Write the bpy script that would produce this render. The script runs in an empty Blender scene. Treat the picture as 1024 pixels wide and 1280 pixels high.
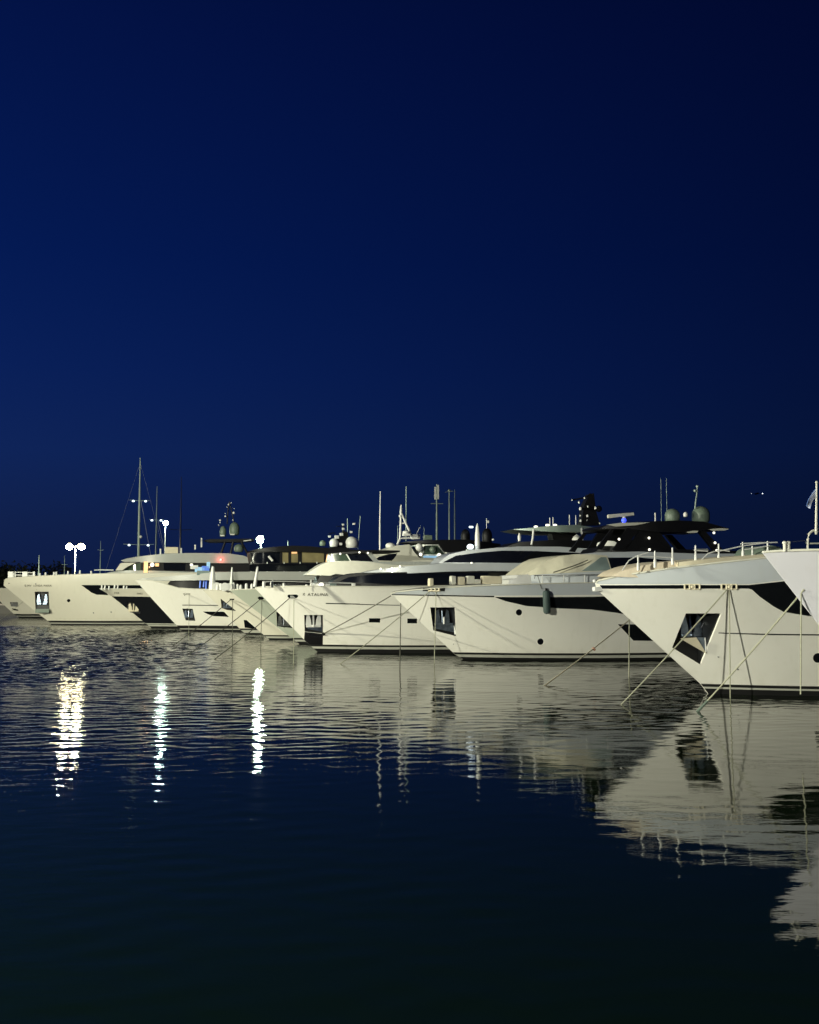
import bpy, bmesh, math, random
from mathutils import Vector, Matrix
from mathutils.geometry import delaunay_2d_cdt
random.seed(7)
S = bpy.context.scene
C = S.collection
R = math.radians

# ------------------------------------------------------------------ camera
F = 1300.0                      # focal length in photo pixels (photo 1024 x 1280)
EYE = Vector((0, 0, 4.0))       # eye height above the water
PITCH = math.atan(95 / F)
cam = bpy.data.cameras.new('camera')
cam.sensor_fit = 'VERTICAL'; cam.sensor_height = 24
cam.lens = 24 * F / 1280
cam.clip_end = 6000; cam.clip_start = 0.1
co = bpy.data.objects.new('camera', cam); C.objects.link(co)
co.location = EYE; co.rotation_euler = (math.pi / 2 + PITCH, 0, 0)
S.camera = co
cp, sp = math.cos(PITCH), math.sin(PITCH)

def ray(px, py):
    x = (px - 512) / F; y = (640 - py) / F
    return Vector((x, cp - y * sp, sp + y * cp))
def at(px, py, Y):              # the point at depth Y seen at a photo pixel
    d = ray(px, py); return EYE + d * (Y / d.y)
def sea(px, py, z=0.0):         # the point of the water seen at a photo pixel
    d = ray(px, py); return EYE + d * ((z - EYE.z) / d.z)

# ------------------------------------------------------------------ world
W = bpy.data.worlds.new('World'); S.world = W; W.use_nodes = True
nt = W.node_tree; N = nt.nodes; L = nt.links
bg = N['Background']
tc = N.new('ShaderNodeTexCoord')
nrm = N.new('ShaderNodeVectorMath'); nrm.operation = 'NORMALIZE'
L.new(tc.outputs['Generated'], nrm.inputs[0])
sep = N.new('ShaderNodeSeparateXYZ'); L.new(nrm.outputs[0], sep.inputs[0])
ramp = N.new('ShaderNodeValToRGB')
L.new(sep.outputs['Z'], ramp.inputs[0])
e = ramp.color_ramp.elements
e[0].position = 0.0; e[0].color = (0.0036, 0.0088, 0.040, 1)
e[1].position = 1.0; e[1].color = (0.0002, 0.0012, 0.007, 1)
for p, c in ((0.06, (0.0038, 0.0105, 0.050, 1)), (0.125, (0.0033, 0.0122, 0.068, 1)), (0.20, (0.0020, 0.0098, 0.068, 1)), (0.30, (0.0009, 0.0072, 0.060, 1)),
             (0.48, (0.0007, 0.0047, 0.044, 1)), (0.75, (0.0003, 0.0022, 0.014, 1))):
    k = e.new(p); k.color = c
glow = N.new('ShaderNodeMapRange')          # the last light of dusk lies to the left
glow.inputs['From Min'].default_value = 0.36; glow.inputs['From Max'].default_value = -0.42
glow.inputs['To Min'].default_value = 0.64; glow.inputs['To Max'].default_value = 1.62
L.new(sep.outputs['X'], glow.inputs['Value'])
mul = N.new('ShaderNodeVectorMath'); mul.operation = 'SCALE'
L.new(ramp.outputs['Color'], mul.inputs[0]); L.new(glow.outputs[0], mul.inputs['Scale'])
L.new(mul.outputs[0], bg.inputs['Color'])
bg.inputs['Strength'].default_value = 0.92

S.view_settings.view_transform = 'Standard'; S.view_settings.look = 'None'
S.view_settings.exposure = 0.0; S.view_settings.gamma = 1.0
S.cycles.use_denoising = True
S.cycles.sample_clamp_indirect = 4.0
S.cycles.caustics_reflective = False; S.cycles.caustics_refractive = False
S.cycles.max_bounces = 6

# ------------------------------------------------------------------ materials
def mat(name, col, rough=0.4, metal=0.0, var=0.06, scale=2.0, coat=0.0, emit=None, es=0.0, bump=0.0, spec=0.5):
    m = bpy.data.materials.new(name); m.use_nodes = True
    t = m.node_tree; b = t.nodes['Principled BSDF']
    b.inputs['Roughness'].default_value = rough; b.inputs['Metallic'].default_value = metal
    b.inputs['Coat Weight'].default_value = coat; b.inputs['Specular IOR Level'].default_value = spec
    tcn = t.nodes.new('ShaderNodeTexCoord')
    nz = t.nodes.new('ShaderNodeTexNoise'); nz.inputs['Scale'].default_value = scale; nz.inputs['Detail'].default_value = 5
    t.links.new(tcn.outputs['Object'], nz.inputs['Vector'])
    mx = t.nodes.new('ShaderNodeMix'); mx.data_type = 'RGBA'
    mx.inputs['A'].default_value = (*[c * (1 - var * 1.5) for c in col], 1)
    mx.inputs['B'].default_value = (*[min(1, c * (1 + var)) for c in col], 1)
    t.links.new(nz.outputs['Fac'], mx.inputs['Factor'])
    t.links.new(mx.outputs['Result'], b.inputs['Base Color'])
    if bump:
        bp = t.nodes.new('ShaderNodeBump'); bp.inputs['Distance'].default_value = bump
        t.links.new(nz.outputs['Fac'], bp.inputs['Height']); t.links.new(bp.outputs[0], b.inputs['Normal'])
    if emit:
        b.inputs['Emission Color'].default_value = (*emit, 1); b.inputs['Emission Strength'].default_value = es
    return m

def hull_mat(name, col, rough=0.28):
    """gelcoat: soft cloudy tone, a few vertical run-off streaks and grime just above the water"""
    m = mat(name, col, rough, var=0.05, scale=0.35, coat=0.3)
    t = m.node_tree; b = t.nodes['Principled BSDF']; src = b.inputs['Base Color'].links[0].from_socket
    tcn = t.nodes.new('ShaderNodeTexCoord'); mp = t.nodes.new('ShaderNodeMapping')
    mp.inputs['Scale'].default_value = (2.2, 2.2, 0.22)
    t.links.new(tcn.outputs['Object'], mp.inputs[0])
    nz = t.nodes.new('ShaderNodeTexNoise'); nz.inputs['Scale'].default_value = 1.6; nz.inputs['Detail'].default_value = 6
    t.links.new(mp.outputs[0], nz.inputs['Vector'])
    rp = t.nodes.new('ShaderNodeMapRange'); rp.inputs['From Min'].default_value = 0.53; rp.inputs['From Max'].default_value = 0.80
    rp.inputs['To Max'].default_value = 0.10
    t.links.new(nz.outputs['Fac'], rp.inputs['Value'])
    sx = t.nodes.new('ShaderNodeSeparateXYZ'); t.links.new(tcn.outputs['Object'], sx.inputs[0])
    gr = t.nodes.new('ShaderNodeMapRange'); gr.inputs['From Min'].default_value = 1.3; gr.inputs['From Max'].default_value = 0.2
    gr.inputs['To Max'].default_value = 0.22
    t.links.new(sx.outputs['Z'], gr.inputs['Value'])
    g2 = t.nodes.new('ShaderNodeMath'); g2.operation = 'MULTIPLY'
    t.links.new(gr.outputs[0], g2.inputs[0]); t.links.new(nz.outputs['Fac'], g2.inputs[1])
    ad = t.nodes.new('ShaderNodeMath'); ad.operation = 'ADD'; ad.use_clamp = True
    t.links.new(rp.outputs[0], ad.inputs[0]); t.links.new(g2.outputs[0], ad.inputs[1])
    mx = t.nodes.new('ShaderNodeMix'); mx.data_type = 'RGBA'
    t.links.new(ad.outputs[0], mx.inputs['Factor']); t.links.new(src, mx.inputs['A'])
    mx.inputs['B'].default_value = (0.36, 0.33, 0.20, 1)
    t.links.new(mx.outputs['Result'], b.inputs['Base Color'])
    return m

M = dict(
    white=hull_mat('gelcoat_white', (0.80, 0.78, 0.70)),
    cream=hull_mat('gelcoat_cream', (0.70, 0.67, 0.56)),
    lilac_lit=hull_mat('gelcoat_lilac_lit', (0.64, 0.63, 0.67)),  # white hull toned down and bluer: cool light put into the colour
    cool_lit=hull_mat('gelcoat_cool_lit', (0.50, 0.53, 0.55)),  # bulwarks and upper works: cooler, weaker light put into the base colour
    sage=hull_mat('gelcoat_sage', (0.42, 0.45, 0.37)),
    navy=mat('hull_black', (0.010, 0.011, 0.014), 0.12, coat=0.5),
    deckw=mat('deck_white', (0.60, 0.59, 0.50), 0.5, var=0.08, scale=3),
    grey=mat('coach_grey', (0.36, 0.37, 0.34), 0.42, var=0.07, scale=0.8),
    boot=mat('boot_black', (0.012, 0.012, 0.012), 0.35),
    line=mat('boot_line', (0.42, 0.42, 0.36), 0.4),
    glass=mat('tinted_glass', (0.006, 0.007, 0.009), 0.06, var=0.3, spec=0.6),
    green=mat('wheelhouse_glass', (0.05, 0.075, 0.05), 0.10, var=0.4, scale=1.2),
    black=mat('black_paint', (0.0045, 0.0045, 0.0055), 0.5, var=0.3, spec=0.25),
    dark=mat('pocket_dark', (0.006, 0.0065, 0.007), 0.5, var=0.4, scale=4),
    steel=mat('stainless', (0.62, 0.64, 0.66), 0.22, 1.0, var=0.12, scale=6),
    steeld=mat('stainless_worn', (0.22, 0.27, 0.34), 0.3, 0.9, var=0.5, scale=5),
    galv=mat('galvanised', (0.50, 0.52, 0.48), 0.45, 0.35, var=0.2, scale=8),
    tan=mat('canvas_tan', (0.60, 0.57, 0.44), 0.9, var=0.12, scale=1.5, bump=0.05),
    canvb=mat('canvas_blue_grey', (0.20, 0.26, 0.25), 0.85, var=0.2, scale=2),
    teak=mat('teak', (0.72, 0.62, 0.46), 0.6, var=0.15, scale=5),
    cush=mat('cushion_cream', (0.66, 0.60, 0.44), 0.9, var=0.1, scale=3),
    dome=mat('radome_grey', (0.13, 0.17, 0.13), 0.5, var=0.08),
    domew=mat('radome_white', (0.72, 0.72, 0.68), 0.4),
    pole=mat('mast_alloy', (0.34, 0.42, 0.36), 0.4, 0.3, var=0.1),
    rope=mat('rope_fibre', (0.36, 0.36, 0.26), 0.9, var=0.25, scale=9),
    roped=mat('rope_dark', (0.10, 0.10, 0.075), 0.9, var=0.3, scale=9),
    weed=mat('rope_weed', (0.11, 0.15, 0.12), 0.8, var=0.4, scale=14),
    fend=mat('fender_cover', (0.035, 0.06, 0.055), 0.7, var=0.2),
    knot=mat('rope_whipping', (0.45, 0.25, 0.17), 0.9),
    concrete=mat('concrete', (0.22, 0.21, 0.19), 0.9, var=0.2, scale=0.6, bump=0.02),
    tree=mat('foliage', (0.016, 0.022, 0.012), 0.8, var=0.4, scale=0.4),
    trunk=mat('bark', (0.07, 0.055, 0.04), 0.9, var=0.3),
    hill=mat('hillside', (0.03, 0.035, 0.025), 0.95, var=0.3, scale=0.03),
    flagb=mat('flag_blue', (0.10, 0.20, 0.50), 0.8), flagw=mat('flag_white', (0.7, 0.7, 0.7), 0.8),
    letter=mat('lettering', (0.07, 0.065, 0.045), 0.4),
    amber=mat('saloon_light', (0.18, 0.15, 0.07), 0.6, var=0.5, scale=1.2, emit=(0.42, 0.36, 0.10), es=0.09),
    amberb=mat('saloon_lamp', (0.5, 0.35, 0.2), 0.6, emit=(1.0, 0.52, 0.20), es=1.0),
    lampw=mat('lamp_white', (0.9, 0.9, 0.85), 0.4, emit=(1.0, 0.88, 0.52), es=120.0),
    lampc=mat('lamp_cool', (0.9, 0.9, 0.9), 0.4, emit=(0.72, 1.0, 0.82), es=120.0),
    lampd=mat('lamp_small', (0.9, 0.9, 0.9), 0.4, emit=(0.75, 0.92, 1.0), es=3.0),
    courtesy=mat('deck_light', (0.9, 0.9, 0.9), 0.4, emit=(1.0, 0.95, 0.75), es=1.6),
    red=mat('lamp_red', (0.8, 0.1, 0.1), 0.4, emit=(1.0, 0.10, 0.08), es=9.0),
    blue=mat('lamp_blue', (0.1, 0.2, 0.8), 0.4, emit=(0.05, 0.07, 1.0), es=1.2),
    bluel=mat('blue_glow_panel', (0.1, 0.2, 0.6), 0.4, emit=(0.04, 0.12, 0.70), es=0.35),
    cyanl=mat('cyan_glow_panel', (0.3, 0.5, 0.6), 0.4, emit=(0.25, 0.50, 1.0), es=0.35),
)

# ------------------------------------------------------------------ helpers
def tag(o, label=None, cat=None, group=None, kind=None):
    if label: o['label'] = label
    if cat: o['category'] = cat
    if group: o['group'] = group
    if kind: o['kind'] = kind
    return o

class MB:
    def __init__(s): s.v = []; s.f = []; s.m = []; s.cur = 0
    def add(s, vs, fs):
        b = len(s.v); s.v += [Vector(v) for v in vs]
        for f in fs: s.f.append([b + i for i in f]); s.m.append(s.cur)
        return s
    def box(s, c, d, rz=0, ry=0):
        c = Vector(c); h = Vector(d) / 2
        rot = Matrix.Rotation(rz, 3, 'Z') @ Matrix.Rotation(ry, 3, 'Y')
        bv = min(h) * 0.25
        bm = bmesh.new(); bmesh.ops.create_cube(bm, size=1)
        bmesh.ops.scale(bm, vec=Vector(d), verts=bm.verts)
        bmesh.ops.bevel(bm, geom=bm.edges[:], offset=min(bv, 0.03), segments=1, affect='EDGES')
        bm.verts.index_update()
        s.add([c + rot @ v.co for v in bm.verts], [[v.index for v in f.verts] for f in bm.faces]); bm.free()
        return s
    def tube(s, pts, r, n=8):
        pts = [Vector(p) for p in pts]; k = len(pts)
        rr = r if isinstance(r, (list, tuple)) else [r] * k
        vs = []
        for i, p in enumerate(pts):
            t = (pts[min(i + 1, k - 1)] - pts[max(i - 1, 0)]).normalized()
            a = t.cross(Vector((0, 0, 1)) if abs(t.z) < 0.9 else Vector((1, 0, 0))).normalized(); b = t.cross(a)
            for j in range(n):
                an = 2 * math.pi * j / n; vs.append(p + (a * math.cos(an) + b * math.sin(an)) * rr[i])
        fs = []
        for i in range(k - 1):
            for j in range(n):
                fs.append([i * n + j, i * n + (j + 1) % n, (i + 1) * n + (j + 1) % n, (i + 1) * n + j])
        fs.append(list(range(n))[::-1]); fs.append([(k - 1) * n + j for j in range(n)])
        return s.add(vs, fs)
    def lathe(s, c, prof, n=20):        # prof: (radius, height) pairs
        c = Vector(c); vs = []
        for r, h in prof:
            for j in range(n):
                a = 2 * math.pi * j / n; vs.append(c + Vector((max(r, 1e-4) * math.cos(a), max(r, 1e-4) * math.sin(a), h)))
        fs = []
        for i in range(len(prof) - 1):
            for j in range(n):
                fs.append([i * n + j, i * n + (j + 1) % n, (i + 1) * n + (j + 1) % n, (i + 1) * n + j])
        fs.append(list(range(n))[::-1]); fs.append([(len(prof) - 1) * n + j for j in range(n)])
        return s.add(vs, fs)
    def ball(s, c, r, rz=None):
        rz = rz or r
        return s.lathe(c, [(r * math.sin(math.pi * i / 10), -rz * math.cos(math.pi * i / 10)) for i in range(11)], 16)
    def dome(s, c, r, h):               # satellite dome: short skirt, round top; c is its foot
        p = [(r * .75, 0), (r * .95, h * .12), (r, h * .3), (r, h * .5)]
        p += [(r * math.cos(math.pi / 2 * i / 7), h * .5 + h * .5 * math.sin(math.pi / 2 * i / 7)) for i in range(1, 8)]
        return s.lathe(c, p, 20)
    def prism(s, poly, y0, y1):         # poly of (s,z); extruded across from y0 to y1
        n = len(poly)
        vs = [(a, y0, b) for a, b in poly] + [(a, y1, b) for a, b in poly]
        fs = [list(range(n)), list(range(n, 2 * n))[::-1]] + [[i, i + n, (i + 1) % n + n, (i + 1) % n] for i in range(n)]
        return s.add(vs, fs)
    def build(s, name, m, parent=None, smooth=True, loc=None):
        me = bpy.data.meshes.new(name); me.from_pydata([tuple(v) for v in s.v], [], s.f)
        for x in (m if isinstance(m, list) else [m]): me.materials.append(x)
        for p, k in zip(me.polygons, s.m): p.material_index = k
        bm = bmesh.new(); bm.from_mesh(me); bmesh.ops.recalc_face_normals(bm, faces=bm.faces); bm.to_mesh(me); bm.free()
        if smooth:
            me.polygons.foreach_set('use_smooth', [True] * len(me.polygons)); me.set_sharp_from_angle(angle=R(38))
        o = bpy.data.objects.new(name, me); C.objects.link(o)
        if parent: o.parent = parent
        if loc is not None: o.location = loc
        return o

def inside(p, poly):
    x, y = p; r = False; n = len(poly)
    for i in range(n):
        x1, y1 = poly[i]; x2, y2 = poly[(i + 1) % n]
        if (y1 > y) != (y2 > y) and x < (x2 - x1) * (y - y1) / (y2 - y1) + x1: r = not r
    return r
def segd(p, a, b):
    ax, ay = a; bx, by = b; dx, dy = bx - ax, by - ay; l = dx * dx + dy * dy
    t = 0 if l == 0 else max(0, min(1, ((p[0] - ax) * dx + (p[1] - ay) * dy) / l))
    return math.hypot(p[0] - ax - t * dx, p[1] - ay - t * dy)
def pold(p, poly): return min(segd(p, poly[i], poly[(i + 1) % len(poly)]) for i in range(len(poly)))
def subdiv(poly, step, closed=True):
    out = []; n = len(poly)
    for i in range(n if closed else n - 1):
        a, b = poly[i], poly[(i + 1) % n]; k = max(1, int(math.ceil(math.hypot(b[0] - a[0], b[1] - a[1]) / step)))
        out += [(a[0] + (b[0] - a[0]) * j / k, a[1] + (b[1] - a[1]) * j / k) for j in range(k)]
    if not closed: out.append(poly[-1])
    return out
def cdt(outer, loops, grid):
    vs = []; es = []
    for lp in [outer] + loops:
        b = len(vs); n = len(lp); vs += [Vector(p) for p in lp]; es += [(b + i, b + (i + 1) % n) for i in range(n)]
    xs = [p[0] for p in outer]; zs = [p[1] for p in outer]
    gx, gz = grid; x = min(xs) + gx * .5; row = 0
    while x < max(xs):
        z = min(zs) + gz * (.5 if row % 2 else .9)
        while z < max(zs):
            p = (x, z)
            if inside(p, outer) and min(pold(p, lp) for lp in [outer] + loops) > min(gx, gz) * .3: vs.append(Vector(p))
            z += gz
        x += gx; row += 1
    r = delaunay_2d_cdt(vs, es, [], 0, 1e-5)
    return [(v.x, v.y) for v in r[0]], [list(f) for f in r[2]]

class Yacht:
    def __init__(s, name, foot, heading, label, cat='yacht'):
        s.o = sea(*foot); s.th = R(heading)
        s.u = Vector((math.cos(s.th), math.sin(s.th), 0)); s.w = Vector((-math.sin(s.th), math.cos(s.th), 0))
        s.root = bpy.data.objects.new(name, None); C.objects.link(s.root)
        s.root.location = s.o; s.root.rotation_euler = (0, 0, s.th); s.root.empty_display_size = 0.5
        tag(s.root, label, cat, 'yachts moored side by side, bows out')
    def loc(s, px, py, yl=0.0):
        d = ray(px, py); t = (yl - (EYE - s.o).dot(s.w)) / d.dot(s.w); p = EYE + d * t - s.o
        return (p.dot(s.u), p.z)
    def p(s, px, py, yl=0.0):
        a, z = s.loc(px, py, yl); return Vector((a, yl, z))
    def on(s, px, py, wf):
        yl = 0.0
        for i in range(40):
            a, z = s.loc(px, py, yl); n = -wf(a, z); yl += (n - yl) * .5
        return (a, z)
    def world(s, a, y, z): return s.o + s.u * a + s.w * y + Vector((0, 0, z))
    def px(s, pts, wf): return [s.on(x, y, wf) for x, y in pts]
    # a solid symmetrical about the centre line: outline (a,z), half breadth wf(a,z)
    def shell(s, name, outline, wf, mats, holes=(), paints=(), grid=(.6, .45), parent=None, rim=.10, zmat=None):
        outline = subdiv(outline, .5); holes = [subdiv(h, .4) for h in holes]
        pl = [subdiv(p, .5) for p, k in paints]
        vs, fs = cdt(outline, holes + pl, grid)
        mb = MB(); n = len(vs)
        V = [(a, -wf(a, z), z) for a, z in vs] + [(a, wf(a, z), z) for a, z in vs]
        near = []; far = []; km = []
        for f in fs:
            c = (sum(vs[i][0] for i in f) / 3, sum(vs[i][1] for i in f) / 3)
            if not inside(c, outline): continue
            far.append(f)
            if any(inside(c, h) for h in holes): continue
            k = 0
            for (p, kk), q in zip(paints, pl):
                if inside(c, q): k = kk
            near.append(f); km.append(k)
        def bound(fl):
            e = {}
            for f in fl:
                for i in range(3):
                    a, b = f[i], f[(i + 1) % 3]; e.setdefault((min(a, b), max(a, b)), []).append((a, b))
            return [x[0] for x in e.values() if len(x) == 1]
        mb.v = [Vector(v) for v in V]
        for f, k in zip(near, km): mb.f.append(f); mb.m.append(k)
        for f in far:
            c = (sum(vs[i][0] for i in f) / 3, sum(vs[i][1] for i in f) / 3); k = 0
            for (p, kk), q in zip(paints, pl):
                if inside(c, q): k = kk
            mb.f.append([i + n for i in f][::-1]); mb.m.append(k)
        for a, b in bound(far): mb.f.append([b, a, a + n, b + n]); mb.m.append(0)
        for a, b in bound(near):
            md = ((vs[a][0] + vs[b][0]) / 2, (vs[a][1] + vs[b][1]) / 2)
            if any(pold(md, h) < 1e-3 for h in holes):
                i = len(mb.v)
                for q in (b, a, a, b)[:2]: mb.v.append(Vector((V[q][0], V[q][1] + rim, V[q][2])))
                mb.f.append([a, b, i, i + 1]); mb.m.append(0)
        return mb.build(name, mats, parent or s.root)
    def pane(s, name, poly, wf, m, inset=.03, parent=None, grid=(.6, .5)):
        poly = subdiv(poly, .5); vs, fs = cdt(poly, [], grid); mb = MB()
        fs = [f for f in fs if inside((sum(vs[i][0] for i in f) / 3, sum(vs[i][1] for i in f) / 3), poly)]
        t = .02 if inset >= 0 else .008
        n = len(vs)
        V = [(a, -(wf(a, z) - inset), z) for a, z in vs] + [(a, -(wf(a, z) - inset) + t, z) for a, z in vs]
        E = {}
        for f in fs:
            for i in range(3):
                a, b = f[i], f[(i + 1) % 3]; E.setdefault((min(a, b), max(a, b)), []).append((a, b))
        F_ = [f for f in fs] + [[i + n for i in f][::-1] for f in fs] + [[b, a, a + n, b + n] for ((a, b),) in [x for x in E.values() if len(x) == 1]]
        mb.add(V, F_)
        return mb.build(name, m, parent or s.root)
    def pocket(s, poly, wf, depth, parent=None):
        mb = MB(); n = len(poly)
        vs = []
        for dd in (.10, depth):
            for a, z in poly:
                ca = sum(p[0] for p in poly) / n; cz = sum(p[1] for p in poly) / n
                g = 1.0 if dd < .2 else .96
                a2 = ca + (a - ca) * g; z2 = cz + (z - cz) * g
                vs.append((a2, -(wf(a, z) - dd) if dd < .2 else -(wf(ca, cz) - depth), z2))
        fs = [[i, (i + 1) % n, (i + 1) % n + n, i + n] for i in range(n)] + [[i + n for i in range(n)]]
        return mb.add(vs, fs).build('anchor_pocket', M['dark'], parent or s.root, smooth=False)
    def post(s, name, x, y0, y1, yl, r, m, parent=None, cap=None):
        a = s.p(x, y0, yl); b = s.p(x, y1, yl); a.x = b.x
        mb = MB().tube([b, a], r, 8)
        if cap: mb.ball(a, r * cap)
        return mb.build(name, m, parent or s.root)

def hullf(stem, B, zdeck, L0=12., L1=8.5, bw=.80, p=2.3, Lh=28):
    stem = sorted(stem, key=lambda q: q[1])
    def st(z):
        for i in range(len(stem) - 1):
            if z <= stem[i + 1][1] or i == len(stem) - 2:
                (a0, z0), (a1, z1) = stem[i], stem[i + 1]
                return a0 + (a1 - a0) * (z - z0) / (z1 - z0)
    def f(a, z):
        t = max(0, min(1.15, z / zdeck))
        Bz = B * (bw + (1 - bw) * t ** .8)
        q = (a - st(z)) / (L0 + (L1 - L0) * min(1, t)); q = max(0, min(1, q))
        tail = 1 - .10 * max(0, (a - Lh * .6) / (Lh * .4)) ** 2
        return max(.03, Bz * (1 - (1 - q) ** p) * tail)
    return f, st

def anchor(Y, cx, cz, yl, h, w, m, parent, m2=None):
    """stockless anchor housed in a pocket: two flukes, crown, shank"""
    mb = MB()
    for sgn in (-1, 1):
        mb.prism([(cx + sgn * w * .14, cz - h * .25), (cx + sgn * w * .50, cz - h * .22), (cx + sgn * w * .46, cz + h * .40), (cx + sgn * w * .30, cz + h * .50), (cx + sgn * w * .18, cz + h * .1)], yl - .05, yl + .05)
    mb.box((cx, yl, cz - h * .3), (w * .95, .16, h * .16)); mb.tube([(cx, yl, cz - h * .3), (cx, yl + .1, cz + h * .42)], w * .06)
    mb.ball((cx, yl - .05, cz - h * .3), w * .10)
    return mb.build('anchor', m, parent)

def textobj(txt, Y, x0, x1, y0, y1, wf, m, name='name_lettering', spacing=1.15):
    cu = bpy.data.curves.new('t', 'FONT'); cu.body = txt; cu.space_character = spacing; cu.size = 1; cu.resolution_u = 2
    o = bpy.data.objects.new('t', cu); C.objects.link(o)
    me = bpy.data.meshes.new_from_object(o.evaluated_get(bpy.context.evaluated_depsgraph_get()))
    bpy.data.objects.remove(o)
    A = Y.on(x0, y1, wf); B = Y.on(x1, y0, wf)
    xs = [v.co.x for v in me.vertices]; ys = [v.co.y for v in me.vertices]; lx, ly = min(xs), min(ys); wx = max(xs) - lx; wy = max(ys) - ly
    n0 = len(me.vertices)
    bm = bmesh.new(); bm.from_mesh(me)
    for v in bm.verts:
        a = A[0] + (v.co.x - lx) / wx * (B[0] - A[0]); z = A[1] + (v.co.y - ly) / wy * (B[1] - A[1])
        v.co = Vector((a, -(wf(a, z) + .012), z))
    bmesh.ops.solidify(bm, geom=bm.faces[:], thickness=.008)
    bm.to_mesh(me); bm.free(); me.materials.append(m)
    ob = bpy.data.objects.new(name, me); C.objects.link(ob); ob.parent = Y.root
    return ob

def circ(c, r, n=18, k=1.0): return [(c[0] + r * math.cos(2 * math.pi * i / n), c[1] + k * r * math.sin(2 * math.pi * i / n)) for i in range(n)]

def boots(st, z0, z1, z2, Lh):
    """black antifouling, pale line, black band above it: painted bands at the waterline"""
    def band(a, b): return [(st(a) - .6, a), (Lh + 1, a), (Lh + 1, b), (st(b) - .6, b)]
    return [(band(-1.0, z0), 1), (band(z0, z1), 2), (band(z1, z2), 1)]

def wshell(W, front, back=None, zlo=0., lean=0., rnd=2.5, wmin=.35):
    """half breadth of a deckhouse: rounded towards its front, leaning in with height"""
    def f(a, z):
        q = max(0, min(1, (a - front) / rnd)); w = W * (wmin + (1 - wmin) * (1 - (1 - q) ** 2.2))
        if back is not None:
            q = max(0, min(1, (back - a) / rnd)); w *= (.6 + .4 * (1 - (1 - q) ** 2.2))
        return max(.05, w - lean * max(0, z - zlo))
    return f

def deckhouse(Y, name, pts, W, m, holes=(), yl=None, lean=.1, rnd=2.5, glass='glass', parent=None, paints=(), wmin=.35, back=False, winname='window', grid=(.7, .4)):
    """pts/holes in photo pixels seen on the near side; returns (object, wf)"""
    raw = [Y.loc(x, y, -W) for x, y in pts]
    fr = min(p[0] for p in raw); bk = max(p[0] for p in raw); zl = min(p[1] for p in raw)
    wf = wshell(W, fr, bk if back else None, zl, lean, rnd, wmin)
    hp = [Y.px(h if not isinstance(h, tuple) else h[0], wf) for h in holes]
    pp = [(Y.px(p, wf), k) for p, k in paints]
    o = Y.shell(name, Y.px(pts, wf), wf, m if isinstance(m, list) else [m], holes=hp, paints=pp, parent=parent, grid=grid)
    for h, q in zip(holes, hp):
        g = M[h[1]] if isinstance(h, tuple) else M[glass]
        Y.pane(winname, q, wf, g, parent=o)
    return o, wf

# ------------------------------------------------------------------ setting
def sheet(name, x0, x1, y0, y1, z, m, th=0.0):
    mb = MB()
    if th: mb.box(((x0 + x1) / 2, (y0 + y1) / 2, z - th / 2), (x1 - x0, y1 - y0, th))
    else: mb.add([(x0, y0, z), (x1, y0, z), (x1, y1, z), (x0, y1, z)], [[0, 1, 2, 3]])
    return tag(mb.build(name, m, smooth=False), kind='structure')

def water_mat():
    m = bpy.data.materials.new('sea_water'); m.use_nodes = True
    t = m.node_tree; b = t.nodes['Principled BSDF']; LK = t.links.new
    b.inputs['Base Color'].default_value = (0.0022, 0.0060, 0.0009, 1)
    b.inputs['IOR'].default_value = 1.333; b.inputs['Specular IOR Level'].default_value = 0.42; b.inputs['Roughness'].default_value = 0.03
    tcn = t.nodes.new('ShaderNodeTexCoord')
    mp = t.nodes.new('ShaderNodeMapping'); mp.inputs['Scale'].default_value = (.4, 1, 1); LK(tcn.outputs['Object'], mp.inputs[0])
    nz = t.nodes.new('ShaderNodeTexNoise'); nz.inputs['Scale'].default_value = 7.0; nz.inputs['Detail'].default_value = 3
    LK(mp.outputs[0], nz.inputs['Vector'])
    sx = t.nodes.new('ShaderNodeSeparateXYZ'); LK(tcn.outputs['Object'], sx.inputs[0])
    wn = t.nodes.new('ShaderNodeMapRange'); wn.interpolation_type = 'SMOOTHSTEP'
    wn.inputs['From Min'].default_value = -16; wn.inputs['From Max'].default_value = 1
    wn.inputs['To Min'].default_value = .0140; wn.inputs['To Max'].default_value = .0016
    LK(sx.outputs['X'], wn.inputs['Value'])
    ml = t.nodes.new('ShaderNodeMath'); ml.operation = 'MULTIPLY'; LK(nz.outputs['Fac'], ml.inputs[0]); LK(wn.outputs[0], ml.inputs[1])
    bp = t.nodes.new('ShaderNodeBump'); bp.inputs['Strength'].default_value = 1.0; bp.inputs['Distance'].default_value = 1.0
    LK(ml.outputs[0], bp.inputs['Height']); LK(bp.outputs[0], b.inputs['Normal'])
    return m

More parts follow.
